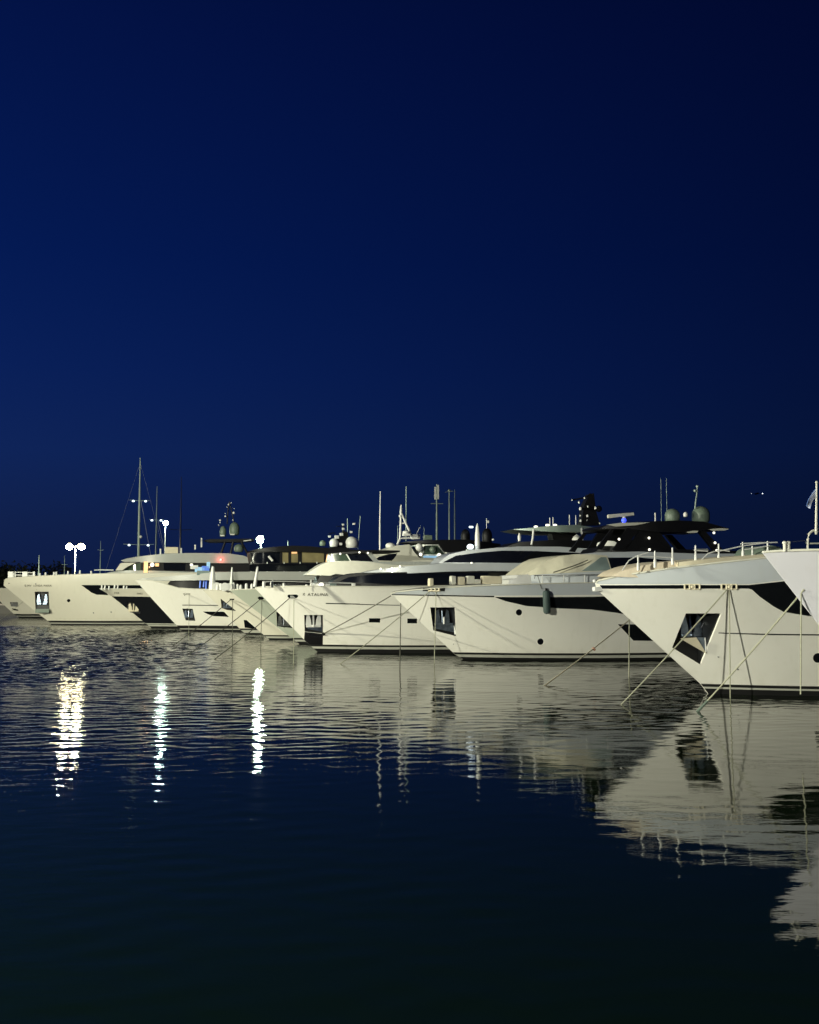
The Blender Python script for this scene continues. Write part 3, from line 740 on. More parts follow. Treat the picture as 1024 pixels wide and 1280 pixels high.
hc, hcf = deckhouse(Cc, 'hardtop', [(641, 661.8), (660, 660.2), (690, 657.2), (720, 656), (745, 659.5), (758, 664.2), (750, 665.8), (720, 664.8), (700, 665.2), (665, 663.6)], 2.4, [M['pole']], lean=0, rnd=4, wmin=.5, back=True)
for x0, y0_, x1, y1_ in ((667, 662, 664.5, 681), (727, 660, 728, 678)): MB().tube([Cc.p(x0, y0_, -2.1), Cc.p((x0 + x1) / 2 + .4, (y0_ + y1_) / 2, -2.1), Cc.p(x1, y1_, -2.1)], .07).build('pillar', M['domew'], hc)
MB().prism([Cc.loc(x, y, 0) for x, y in ((686, 665), (718, 665), (712, 680), (690, 680))], -.5, .5).build('mast_foot', M['black'], hc)
for x in (670, 684.5, 694): MB().dome(Cc.p(x, 659.5 if x < 680 else 657.5, -1.5), .13, .13).build('roof_lamp', M['courtesy'], hc)
mk = MB().prism([Cc.loc(x, y, 0) for x, y in ((724, 657), (728, 632), (735, 618), (740, 617), (743, 640), (748, 657))], -.35, .35)
mk.tube([Cc.p(715, 625, -.3), Cc.p(724, 623.5, -.3), Cc.p(733, 621.5, -.3), Cc.p(738, 617, -.3)], .05).tube([Cc.p(724, 636, -.5), Cc.p(748, 635, -.5)], .08).ball(Cc.p(748.5, 636, -.3), .22)
mk.build('radar_mast', M['black'], hc)
for x, y, r in ((715.3, 625, .06), (724, 628, .09), (725.7, 636, .12), (725.5, 644.5, .07), (726, 651, .10), (731, 622.5, .08), (735, 633, .07), (734.5, 645, .10), (734, 650.5, .06), (744.5, 635, .10), (750, 654, .06)):
    MB().lathe(Cc.p(x, y, -.6), [(r * .7, -r * .8), (r * .8, 0), (r * .6, r * .8)], 10).build('mast_fitting', M['domew' if r > .095 else 'galv'], hc)
for x, yt in ((687.5, 647), (691.5, 646.5), (712, 643.5), (720, 644)): Cc.post('whip_aerial', x, yt, 658, -.8, .03, M['domew'], hc)
MB().lathe(Cc.p(649.5, 676.5, -.8), [(.10, 0), (.12, .3), (.03, .55)], 10).build('sail_shaped_aerial', M['domew'], up)
MB().lathe(Cc.p(721, 676.5, -1.2), [(.28, 0), (.32, .12), (.2, .32), (.03, .46)], 12).build('helm_seat', M['domew'], up)
MB().lathe(Cc.p(597, 688, -.6), [(.16, 0), (.17, .5), (.15, 1.1), (.10, 1.5), (.02, 1.75)], 14).build('aerial_fin', M['domew'], up)
MB().ball(Cc.p(588, 683.5, -.9), .22, .17).build('searchlight', M['lampd'], up)
MB().box(Cc.p(588, 687.5, -.9), (.5, .3, .12)).build('searchlight_foot', M['galv'], up)
for x, y in ((589.5, 703.8), (476, 711), (500, 708)): MB().ball(Cc.p(x, y, -2.6), .06).build('deck_lamp', M['courtesy'], br)
# foredeck
for i, (x, w, yt) in enumerate(((330, 2, 727), (339, 1.2, 727), (341, .8, 725.5), (355, 1.6, 729), (383.5, 2, 731), (389, .8, 725))):
    a = Cc.p(x, 734.5, -1.3); b = Cc.p(x, yt, -1.3); MB().lathe(a, [(.05 * w, 0), (.05 * w, b.z - a.z), (.02, b.z - a.z + .03)], 10).build('deck_fitting', M['domew'], Cc.root)
MB().tube([Cc.p(x, y, -2.6) for x, y in ((330, 727.5), (345, 726.5), (365, 727), (400, 728), (440, 729))], .02).build('rail', M['domew'], Cc.root)
deckhouse(Cc, 'deck_lounge', [(389, 733), (392, 731), (400, 730), (430, 729.2), (446, 730), (447, 733.5)], 1.4, M['canvb'], lean=.1, rnd=1.5)
MB().box(Cc.p(400, 731, -2.0), (1.2, .3, .16)).build('deck_locker', M['domew'], Cc.root)
MB().ball(Cc.p(402, 731, -2.3), .14).build('deck_lamp', M['courtesy'], Cc.root)
MB().box(Cc.p(442, 732, -2.7), (.22, .12, .30)).build('deck_locker', M['domew'], Cc.root)
MB().tube([Cc.p(x, y, -3.2) for x, y in ((318.5, 733.5), (321, 717), (322.3, 708.3))], [.10, .085, .05]).build('jackstaff', M['domew'], Cc.root)

# ---- yacht D (grey hull)
D = Yacht('motor_yacht', (374.5, 805), 12, 'grey green hulled yacht squeezed in directly left of the lettered yacht')
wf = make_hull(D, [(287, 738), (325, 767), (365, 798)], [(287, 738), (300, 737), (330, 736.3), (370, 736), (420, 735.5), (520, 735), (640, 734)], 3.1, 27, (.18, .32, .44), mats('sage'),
    holes=[([(345.8, 765.2), (372, 765.2), (372, 786), (346.4, 782.8)], 'pocket', .5), ([(322, 747.5), (324, 745.6), (328, 745.8), (330.6, 748.4), (328, 749.8), (323.5, 749.4)], 'window')])
ca = D.on(355, 777, wf); yl = -wf(*ca); anchor(D, ca[0], ca[1], yl + .2, .9, .8, M['steel'], D.root)
gb, gbf = deckhouse(D, 'coachroof', [(382, 718.6), (387, 715), (394, 710.6), (403, 705), (411, 702), (440, 701), (463, 702.5), (490, 706), (560, 706), (700, 706), (700, 716), (520, 717), (448, 717.3), (446, 719.6), (420, 717.3), (413, 719.6)], 2.9, M['deckw'], lean=.12, rnd=6, wmin=.25)
deckhouse(D, 'deck_cabin', [(392, 736), (400, 720), (413, 717), (560, 716), (700, 716), (700, 736)], 2.4, M['black'], lean=.05, rnd=4)
wh, whf = deckhouse(D, 'wheelhouse', [(412.5, 702), (414.5, 691.5), (440, 690), (463, 689.6), (474, 702), (560, 702), (560, 706), (412, 706)], 2.2, M['galv'], holes=[([(415, 701.5), (416, 692.8), (432, 692), (437.5, 701.3)], 'green'), ([(439, 701), (433.5, 692), (458, 691.3), (467, 702)], 'glass')], lean=.12, rnd=3)
deckhouse(D, 'wheelhouse_roof', [(411, 691.8), (430, 690.2), (466, 687.4), (500, 688), (500, 690), (464, 690.2), (440, 692.2)], 2.35, M['black'], lean=0, rnd=3, parent=wh)
for x, y in ((425.5, 692.3), (449.5, 690.4), (460, 691)): MB().ball(D.p(x, y, -2.3), .07).build('cabin_lamp', M['courtesy'], wh)
MB().tube([D.p(475, 690, -.5), D.p(475, 650, -.5), D.p(475.6, 614, -.5)], [.07, .05, .035]).build('tall_aerial', M['domew'], wh)
for x, yt in ((505, 706), (459, 703)): MB().dome(D.p(x, yt, -1.7), .25, .2).build('roof_fitting', M['domew'], gb)

# ---- yacht E
E = Yacht('motor_yacht', (337, 799.5), 12, 'cream yacht with a white lattice radar mast, second bow left of the lettered yacht')
wf = make_hull(E, [(262, 737.5), (291, 760), (329, 793)], [(262, 737.5), (280, 737), (320, 736.6), (380, 736), (500, 735.5), (600, 735)], 2.9, 27, (.12, .26, .36), mats('cream'),
    holes=[([(287, 748.4), (293.2, 748.4), (292.8, 749.9), (287.4, 749.9)], 'window')])
deckhouse(E, 'deck_cabin', [(430, 736), (452, 712), (470, 704), (640, 703), (640, 736)], 2.4, M['grey'], holes=[[(462, 709), (475, 705.5), (620, 705), (620, 716), (470, 716)]], lean=.08, rnd=4)
fw, fwf = deckhouse(E, 'flybridge', [(440, 706), (462, 701), (472, 695), (484, 686.5), (495, 682), (512, 680.5), (518, 690), (524, 697), (560, 698), (600, 696), (600, 706)], 2.3, M['deckw'], holes=[[(466, 700.5), (474, 696), (486, 692.5), (497, 691.6), (493, 698), (490, 701)]], lean=.14, rnd=4)
ws, wsf = deckhouse(E, 'windscreen', [(518.5, 694), (520, 681), (548, 680.5), (557, 684), (566, 696), (530, 698)], 2.0, M['galv'], holes=[([(530, 693), (530, 682.3), (547, 682), (556, 693)], 'green')], lean=.1, rnd=1.5)
ht, htf = deckhouse(E, 'hardtop', [(503, 677.8), (520, 675.8), (560, 674.6), (585, 674.4), (626, 680), (626, 690), (600, 690), (570, 691), (556, 690), (548, 679), (530, 679.2)], 2.2, M['black'], lean=.0, rnd=3, back=True)
mm = MB()
for a, b, r in (((501.5, 639), (500, 674), .085), ((502, 642), (515.5, 672), .085), ((500.3, 654), (508.6, 654), .06), ((500, 674), (496, 682), .09), ((500, 673), (516, 672.5), .07)): mm.tube([E.p(*a, -.4), E.p(*b, -.4)], r)
mm.tube([E.p(501.6, 631, -.4), E.p(501.2, 641, -.4)], [.05, .12]).ball(E.p(500.5, 645, -.4), .13); mm.build('radar_mast', M['domew'], fw)
MB().dome(E.p(507.5, 667.5, -.7), .28, .28).box(E.p(508, 668.5, -.7), (.6, .5, .2)).build('small_radome', M['domew'], fw)
MB().box(E.p(519, 671, -.3), (.75, .5, .4)).tube([E.p(520, 669, -.3), E.p(526, 657, -.3)], .02).build('mast_box', M['domew'], fw)
MB().dome(E.p(488, 685, -.8), .38, .42).build('radome', M['domew'], fw)
MB().box(E.p(534.7, 672, -.3), (.68, .5, .38)).build('roof_locker', M['dome'], ht)
for x, yb, r, h in ((582, 679, .38, 1.15), (609, 680, .42, 1.3)): MB().dome(E.p(x, yb, .2), r, h).build('dark_radome', M['black'], ht)
MB().box(E.p(589, 658.8, -.4), (.32, .1, .14)).build('mast_lamp', M['lampd'], ht)
MB().tube([E.p(608.5, 663, .2), E.p(608.2, 648, .2)], .03).box(E.p(609.8, 652.3, .2), (.22, .05, .2)).build('pennant_staff', M['domew'], ht)
MB().ball(E.p(616.5, 674.6, -.6), .1).build('roof_lamp', M['domew'], ht)
MB().tube([E.p(x, y, -2.0) for x, y in ((547.5, 678), (559, 692))], .05).build('pillar', M['domew'], ht)
for x0, x1, y in ((531, 545, 697.0),): MB().box(E.p((x0 + x1) / 2, y, -2.05), (1.1, .12, .30)).build('deck_light', M['cyanl'], ws)
for x, y, r, mm_ in ((524, 684, .30, 'domew'), (541, 687, .26, 'dome'), (549, 694, .16, 'courtesy'), (555, 698, .12, 'domew'), (526, 693, .13, 'courtesy'), (562, 693, .12, 'domew'), (560, 699, .10, 'courtesy')): MB().ball(E.p(x, y, -2.12), r).build('deck_gear', M[mm_], ws)
for x, yt, yb, r in ((507.6, 608, 676, .035), (497, 657, 682, .02), (530, 658, 676, .02)): MB().tube([E.p(x, yb, .3), E.p(x + .2, yt, .3)], r).build('whip_aerial', M['pole'], fw)
for x, y in ((272, 733), (276, 731), (292, 730), (297, 732), (301, 733), (308, 731), (315, 731.5)):
    a = E.p(x, 737.5, -1.2); b = E.p(x, y - 2, -1.2); MB().lathe(a, [(.11, 0), (.11, (b.z - a.z) * .8), (.05, b.z - a.z)], 8).build('deck_fitting', M['domew'], E.root)
def gear(Y, x, y, r, yl=-1.3, m='domew', name='mooring_winch'):
    """windlass drum on its foot"""
    c = Y.p(x, y, yl); mb = MB()
    for i in range(13): pass
    mb.tube([c + Vector((0, -r * .5, 0)), c + Vector((0, r * .5, 0))], r, 14).tube([c + Vector((0, -r * .7, 0)), c + Vector((0, -r * .5, 0))], r * 1.25, 14).box(c + Vector((0, 0, -r)), (r * 1.5, r, r * .7))
    return mb.build(name, M[m], Y.root)
gear(E, 281, 733.5, .25); gear(E, 286, 733.5, .22)

# ---- yacht F (slim bow left of E)
Ff = Yacht('motor_yacht', (308, 793), 12, 'yacht whose curved green pocket is cut by the next stem, third left of lettered one')
wf = make_hull(Ff, [(254, 738), (277, 761), (301, 787.5)], [(254, 738), (262, 737.3), (290, 736.8), (340, 736.5), (420, 736), (520, 735.5)], 2.9, 26, (.14, .38, .52), mats('cream'),
    holes=[([(276, 748.2), (283, 750), (293, 756), (297, 764), (284, 762.5), (277, 760)], 'pocket', .35), ([(304.8, 775), (330, 776), (330, 787.3), (306, 784.6)], 'window')])
ca = Ff.on(284, 757, wf); anchor(Ff, ca[0], ca[1], -wf(*ca) + .18, .6, .7, M['steeld'], Ff.root)
deckhouse(Ff, 'deck_cabin', [(330, 737), (345, 731), (365, 729), (500, 729), (500, 737)], 2.4, M['black'], lean=.08, rnd=4)
for x, yt, w in ((265, 708, 2.0), (267.5, 728, 1), (289, 709, 1.1)):
    a = Ff.p(x, 737.8, -1.1); b = Ff.p(x + 1.3, yt, -1.1); MB().tube([a, a.lerp(b, .6), b], [.14 * w, .12 * w, .05 * w]).build('jackstaff' if yt < 720 else 'deck_fitting', M['domew'] if w > 1.5 else M['galv'], Ff.root)
gear(Ff, 271, 733.5, .3)

# ---- yacht G: the one with the blue light, black wheelhouse
G = Yacht('motor_yacht', (228.5, 789), 12, 'white yacht with a blue lit side deck and a black upper cabin glowing amber inside')
wf = make_hull(G, [(169, 725), (196, 755), (224, 785)], [(169, 725), (180, 725), (192, 726.2), (203, 729), (211, 731.5), (223, 735), (240, 736), (262, 736.8), (330, 737), (450, 736.5)], 3.6, 30, (.18, .26, .55), mats('white'),
    holes=[([(228, 760.7), (241, 761), (244.3, 776.2), (232.2, 775.4)], 'pocket', .4), ([(253.5, 764.5), (279, 764.6), (300, 768), (300, 772), (266, 770), (259, 767.5)], 'window')],
    paints=[([(228, 755.9), (330, 756.4), (330, 757.4), (228, 756.9)], 5)])
textobj('MARE', G, 229.5, 238, 741.6, 743.6, wf, M['letter'])
ca = G.on(236, 768, wf); anchor(G, ca[0], ca[1], -wf(*ca) + .2, .8, .8, M['steeld'], G.root)
gw = lambda a, z: wf(a, 4.0) + .04
band = G.px([(169, 724.8), (180, 722.6), (218, 719.6), (265, 715.9), (300, 714.7), (340, 714.4), (400, 714.6), (400, 725.3), (300, 725), (214, 725.8), (192, 725.9), (180, 725.2)], gw)
G.shell('upper_bulwark', band, gw, [M['grey']])
deckhouse(G, 'deck_cabin', [(205, 736), (214, 724.5), (250, 720), (430, 720), (430, 738), (205, 738)], 2.3, M['black'], lean=0, rnd=3)
for x, yt, yb in ((250, 725.5, 735), (254.5, 726, 734), (257.5, 725.5, 736), (262, 726, 732.5)):
    a = G.p(x, yb, -2.4); b = G.p(x + .6, yt, -2.4); MB().tube([a, b], .07).build('blue_glow_post', M['bluel'], G.root)  # blue deck light put into the posts as their own glow
MB().box(G.p(254, 716, -3.0), (1.1, .1, .0 + .4)).build('deck_seat', M['canvb'], G.root)
for x, y, w, h, m_ in ((250, 712, .9, .45, 'cyanl'), (257, 711, .7, .5, 'bluel'), (260.5, 706.5, .3, .6, 'cyanl'), (243, 709, .7, .35, 'domew'), (239.5, 706, .25, .2, 'courtesy')): MB().box(G.p(x, y, -2.2), (w, .3, h)).build('deck_gear', M[m_], G.root)  # blue and cyan pieces glow themselves in place of deck light
# black upper cabin with amber windows
uc, ucf = deckhouse(G, 'upper_cabin', [(311, 690.5), (340, 688), (412, 688.5), (418, 703), (422, 713), (500, 713), (500, 717), (318, 717)], 2.6, [M['black']],
    holes=[([(313, 691), (350, 690.4), (350, 704), (317, 704)], 'glass'), ([(353, 690.5), (360.5, 690.4), (360.5, 703.5), (353, 703.5)], 'amber'), ([(364, 690.3), (372.5, 690.3), (372.5, 703), (364, 703)], 'amber'), ([(377.5, 690.3), (405, 691.5), (405, 703), (377.5, 703)], 'amber')], lean=.03, rnd=2, wmin=.7)
deckhouse(G, 'upper_roof', [(310, 689.3), (322, 686), (335, 684.4), (350, 682.9), (367, 682), (385, 682.6), (405, 684.4), (463, 688.3), (463, 691.3), (412, 691.6), (380, 689.8), (340, 689.6)], 3.0, M['black'], lean=0, rnd=3, wmin=.5, parent=uc)
MB().box(G.p(368, 690.8, -2.72), (.5, .06, .16)).build('ceiling_lamp', M['amberb'], uc)
for x in (314, 334, 355.2, 375.2, 396.3): G.post('stanchion', x, 702.5, 714.5, -3.05, .045, M['galv'])
G.pane('glass_balustrade', G.px([(312, 705), (400, 704.5), (404, 714), (312, 714)], lambda a, z: 3.1), lambda a, z: 3.1, M['glass'], 0.0)
rm = MB().prism([G.loc(x, y, 0) for x, y in ((411, 688), (416, 676), (424, 672), (429, 664), (434, 666), (436, 688))], -.6, .6).tube([G.p(411, 667, 0), G.p(419, 666, 0)], .04).tube([G.p(428, 672, 0), G.p(429, 655, 0)], .08).tube([G.p(421, 658, 0), G.p(429, 657.5, 0)], .03)
rm.build('radar_mast', M['black'], uc)
MB().dome(G.p(417.5, 683.5, -.9), .42, .8).build('radome', M['domew'], uc)
MB().dome(G.p(439.5, 685, -.5), .60, 1.1).build('radome', M['domew'], uc)
MB().dome(G.p(403.5, 682.5, 0), .3, .55).build('radome', M['dome'], uc)
for x, y, r in ((412, 670.7, .12), (421, 671.3, .2), (427, 668, .17), (429, 655.7, .1), (429.2, 661, .12), (439, 665, .12), (442.5, 655, .12), (426, 680, .14)): MB().box(G.p(x, y, -1.0), (r * 2, r, r * 1.6)).build('mast_fitting', M['domew'], uc)
for x0, x1, yt, yb in ((434.5, 434.5, 648, 672), (450.5, 447.5, 645, 686), (360, 360, 676, 684)): MB().tube([G.p(x1, yb, -.4), G.p(x0, yt, -.4)], .035).build('whip_aerial', M['pole'], uc)
MB().prism([G.loc(x, y, -2.6) for x, y in ((409, 692), (414, 702), (407, 703))], -2.66, -2.6).build('lit_curtain', M['amberb'], uc)
MB().tube([G.p(336, 695, -2.75), G.p(341, 701, -2.75)], .12).build('searchlight', M['domew'], uc)

fl_ = MB().tube([G.p(327, 686.5, -.3), G.p(326, 680, -.3)], .07).box(G.p(327, 686.5, -.3), (.6, .5, .12)).lathe(G.p(325.3, 675, -.3), [(.12, .45), (.36, .30), (.42, .1)], 14).build('floodlight', M['galv'], uc)
MB().ball(G.p(325.3, 675, -.34), .32, .30).build('floodlight_lens', M['lampc'], fl_)
point('floodlight_glow', G.p(325.3, 671, -1.0), 1500, (.8, 1, .8), .3, G.root)

# ---- yacht H: black hull with a white strake
H_ = Yacht('motor_yacht', (190, 785.5), 12, 'black hulled yacht with a broad white strake along the top of its bow')
wf = make_hull(H_, [(124.5, 736), (140, 745.5), (184, 780.5)], [(124.5, 736), (150, 736.4), (190, 737), (260, 737.5), (400, 737)], 3.4, 28, (.22, .36, .40), mats('navy'),
    paints=[([(115, 735), (115, 725), (420, 725), (420, 747.8), (200, 746.6), (187, 746), (139, 745.4)], 3), ([(182, 779), (400, 779.4), (400, 782.5), (182, 782)], 2)],
    holes=[([(158.5, 753.5), (166, 752), (175.5, 764.5), (175, 767), (163, 765.5), (158.5, 760)], 'pocket', .35)])
for p in H_.hull.data.materials[:1]: pass
H_.hull.data.materials[3] = M['cream']
ca = H_.on(167, 760, wf); anchor(H_, ca[0], ca[1], -wf(*ca) + .12, .95, 1.0, M['cush'], H_.root)
textobj('MB', H_, 143.3, 149, 740.3, 742.3, wf, M['letter']); textobj('MARU', H_, 171.5, 178.5, 740.8, 743.0, wf, M['letter'], spacing=1.1)
for x in (127, 131, 136, 143, 147, 154.5, 158): 
    a = H_.p(x, 737.5, -1.0); b = H_.p(x + .5, 732.5 - (x % 2), -1.0); MB().tube([a, b], .07).build('deck_fitting', M['domew'], H_.root)
deckhouse(H_, 'deck_cabin', [(196, 738), (215, 731), (240, 728), (400, 728), (400, 738)], 2.2, M['black'], lean=.05, rnd=3)

# ---- yacht I: the long pale one at left with a covered roof
I = Yacht('motor_yacht', (64, 780.5), 12, 'long pale yacht at left with white bow rail and orange lit saloon')
wf = make_hull(I, [(4.5, 731), (6, 733), (33, 755), (62, 777.8)], [(4.5, 731), (3.9, 727.5), (6, 724.5), (11, 722.3), (40, 720.5), (78, 718.6), (118, 717.4), (156, 716.6), (240, 716), (400, 716)], 3.6, 30, (.10, .20, .42), mats('cream'),
    holes=[([(43.4, 739.6), (61, 739.6), (62.3, 766), (45.8, 766)], 'pocket', .5), (pxcirc(86, 750.7, 2.1), 'port'),
           ([(101.6, 731.3), (230, 731.6), (230, 735.8), (127, 735.5), (136, 744), (121, 743.4), (114, 740.5)], 'window')])
ca = I.on(52.5, 750, wf); yl = -wf(*ca); anchor(I, ca[0], ca[1], yl + .25, 1.3, 1.1, M['steeld'], I.root)
pl = [I.on(x, y, wf) for x, y in ((46.2, 761), (62, 761), (62.2, 765.6), (46.5, 765.6))]; MB().prism(pl, yl + .04, yl + .10).build('stainless_plate', M['dome'], I.root)
for t_, a_, b_ in (('S', 30.9, 32.9), ('MV', 34.5, 39.3), ('LONDA', 42, 53), ('MARIA', 54.8, 64.6)): textobj(t_, I, a_, b_, 730.8, 733.2, wf, M['letter'], spacing=1.02)
for x, y in ((11.5, 729), (45, 729.5), (117, 766), (139, 765)): 
    q = I.on(x, y, wf); MB().ball((q[0], -wf(*q), q[1]), .07).build('hull_fitting', M['steel'], I.root)
# boarding rail panels at the bow, posts along the deck
for x0, x1 in ((10, 19.5), (16, 20), (28, 34.5), (41, 44)):
    a = I.p(x0, 722, -.9); b = I.p(x1, 714.5, -.9); MB().box(((a.x + b.x) / 2, -.9, (a.z + b.z) / 2), ((b.x - a.x), .12, b.z - a.z)).build('bow_locker', M['domew'], I.root)
for y in (715, 718.5): MB().tube([I.p(x, yy, -.9) for x, yy in ((10, y), (25, y + .3), (44, y + 1))], .05).build('rail', M['domew'], I.root)
for x, yt in ((50, 716.5), (57, 715.8), (67.5, 715), (70.5, 714.5), (85, 714), (100, 713), (114, 713.6)): I.post('stanchion', x, yt, 721, -1.8, .10, M['domew'])
MB().tube([I.p(49, 721, -1.2), I.p(48.7, 712, -1.2), I.p(49, 694, -1.2)], [.16, .09, .035]).build('jackstaff', M['pole'], I.root)
MB().tube([I.p(x, y, -2.8) for x, y in ((118, 712.5), (128, 712.4), (142, 712.6))], .06).build('rail', M['cyanl'] if False else M['domew'], I.root)
lower, lf = deckhouse(I, 'coachroof', [(128, 718), (138, 714.6), (150, 713.3), (165, 713), (195, 713.4), (230, 714.5), (330, 715), (330, 736), (128, 736)], 3.0, [M['grey'], M['black']], lean=.06, rnd=4, paints=[([(131, 727.6), (200, 728.4), (200, 729.2), (131, 728.4)], 1)])
cab, cf = deckhouse(I, 'saloon', [(143.5, 713.8), (150, 706), (155, 702.5), (300, 702), (320, 703), (322, 715), (143, 715)], 2.7, [M['black']],
    holes=[([(154, 712.8), (167, 705), (176, 703.6), (176, 712.8)], 'green'), ([(186.5, 704), (199, 703.6), (199, 709.5), (186.5, 709.5)], 'glass'), ([(205, 704), (232, 703.8), (232, 713), (205, 713)], 'glass')], lean=.05, rnd=3)
MB().box(I.p(182.3, 709, -2.9), (.42, .1, 1.25)).build('saloon_pillar', M['amberb'], cab)
MB().ball(I.p(190.5, 706, -2.85), .22).build('saloon_lamp', M['courtesy'], cab)
MB().box(I.p(196.5, 706, -2.85), (.4, .1, .35)).build('saloon_curtain', M['amberb'], cab)
MB().prism([I.loc(x, y, -2.75) for x, y in ((144.5, 713), (150, 705), (152, 703.5), (170, 703.5), (160, 708), (153, 713))], -2.80, -2.74).build('windscreen', M['deckw'], cab)
rf, rff = deckhouse(I, 'roof', [(151, 700.8), (158, 698.2), (175, 695.5), (200, 692.6), (215, 691.6), (250, 691.2), (285, 691.6), (303, 694.3), (312, 697), (315, 704), (280, 704), (240, 703.4), (180, 703), (160, 703.4)], 3.3, [M['grey']], lean=0, rnd=5, wmin=.35)
a = I.p(208, 692, 0); MB().box(I.p(215, 688, -1), (1.4, 1.2, .7)).box(I.p(209.5, 688.5, -1), (.5, .9, .55)).build('roof_locker', M['cush'], rf)
for x, yt in ((200.8, 686), (226.7, 685)): MB().tube([I.p(x, 692.5, -1.6), I.p(x, yt, -1.6)], .09).build('roof_post', M['domew'], rf)
for x, y, h in ((244, 684, .55), (252, 679, .9), (252, 675, .5)): MB().box(I.p(x, y, -.6), (.16, .16, h)).build('mast_fitting', M['domew'], rf)
ra = MB().prism([I.loc(x, y, 0) for x, y in ((255, 676), (262, 674.6), (315, 674), (317, 676.4), (300, 678), (262, 678))], -1.4, 1.4)
for x0, x1 in ((282, 276), (292, 288), (301, 310)): ra.tube([I.p(x0, 676, -1.2), I.p(x1, 693, -1.2)], .12).tube([I.p(x0, 676, 1.2), I.p(x1, 693, 1.2)], .12)
ra.build('radar_arch', M['black'], rf)
MB().dome(I.p(278.7, 671, -.4), .36, 1.25).build('radome', M['dome'], rf); MB().dome(I.p(293, 669, .1), .58, 1.5).build('radome', M['dome'], rf)
MB().dome(I.p(298.5, 690, -1.2), .52, .9).build('radome', M['dome'], rf)
for x, y in ((278, 669.5), (290.5, 668)): MB().box(I.p(x, y, -1.05), (.50, .06, .14)).build('radome_label', M['domew'], rf)
MB().tube([I.p(284, 655, 0), I.p(285, 640, 0), I.p(287, 627, 0)], .06).tube([I.p(293, 655, 0), I.p(290, 640, 0), I.p(287, 627, 0)], .06).build('signal_mast', M['black'], rf)
for x, y, r in ((285.7, 630.8, .10), (289, 628.6, .06), (284, 634, .06), (292.3, 641, .14), (292.7, 635.8, .06), (282, 645.4, .12), (281.8, 642, .06), (291.2, 650, .08), (275.3, 650.3, .12), (275.2, 653.3, .07), (273.6, 656.5, .08), (304, 676, .05), (290, 680, .09), (290, 683, .09)): MB().ball(I.p(x, y, -.3), r).build('mast_fitting', M['domew'], rf)
MB().tube([I.p(304.5, 676.3, -1.5), I.p(314, 675, -1.5)], .07).build('arch_lamp', M['domew'], rf)
MB().ball(I.p(276, 699.6, -3.42), .13).build('side_light', M['red'], rf)
point('side_light_glow', I.p(276, 699.6, -3.7), 24, (1, .12, .10), .1, I.root)
# point('blue_deck_glow', G.p(255, 722, -3.4), 30, (.15, .25, 1.0), .2, G.root)
point('saloon_glow', I.p(186, 708, -3.2), 25, (1, .6, .3), .1, I.root)

# ---- yacht J at the left edge
J = Yacht('motor_yacht', (24, 772), 12, 'small cream yacht cut off by the left edge of the picture')
wf = make_hull(J, [(-24, 734), (0, 751.5), (18, 768)], [(-24, 734), (-10, 735), (5, 735.6), (30, 736), (120, 736)], 3.0, 24, (.16, .26, .50), mats('cream'),
    holes=[([(12.5, 752.6), (22.5, 752.8), (23, 758.5), (14, 758)], 'pocket', .35), ([(14.5, 760.3), (22.3, 761.8), (23.5, 763.4), (17, 762.8)], 'window')])
deckhouse(J, 'deck_cabin', [(40, 736), (50, 728), (70, 724), (150, 724), (150, 737)], 2.2, M['white'], holes=[[(55, 729), (72, 726), (140, 726), (140, 731), (60, 732)]], lean=.08, rnd=3)
MB().ball(J.p(8, 737, -.9), .25).build('bow_fitting', M['domew'], J.root)

# ------------------------------------------------------------------ fender and mooring ropes
q = B.on(682, 748, B.wf); fx, fz = q; fy = -B.wf(fx, fz) - .24
t0 = B.p(682, 738, fy); t1 = B.p(683.5, 767.5, fy); hgt = t0.z - t1.z
fo = bpy.data.objects.new('fender', None); C.objects.link(fo); fo.location = B.world(fx, fy, t1.z); fo.rotation_euler = (0, R(-2), B.th)
tag(fo, 'dark green cylindrical fender hanging over the dark window of the canvas covered yacht', 'fender')
r_ = .20
MB().lathe((0, 0, 0), [(.05, 0), (r_ * .8, .04), (r_, .14), (r_, hgt - .14), (r_ * .8, hgt - .04), (.06, hgt)], 18).build('body', M['fend'], fo)
MB().lathe((0, 0, hgt - .02), [(.06, 0), (.06, .12), (.03, .14)], 10).build('eye', M['black'], fo)
mrot = B.world(0, 0, 0)
def loc2(px, py, yl): 
    v = B.p(px, py, yl); return Vector((v.x - fx, v.y - fy, v.z - t1.z))
MB().tube([loc2(678, 736, fy), loc2(676.5, 729, fy + .1), loc2(674, 720, -3.05), loc2(671, 718.5, -3.0), loc2(669.5, 723, -3.1)], .018).build('lanyard', M['roped'], fo)

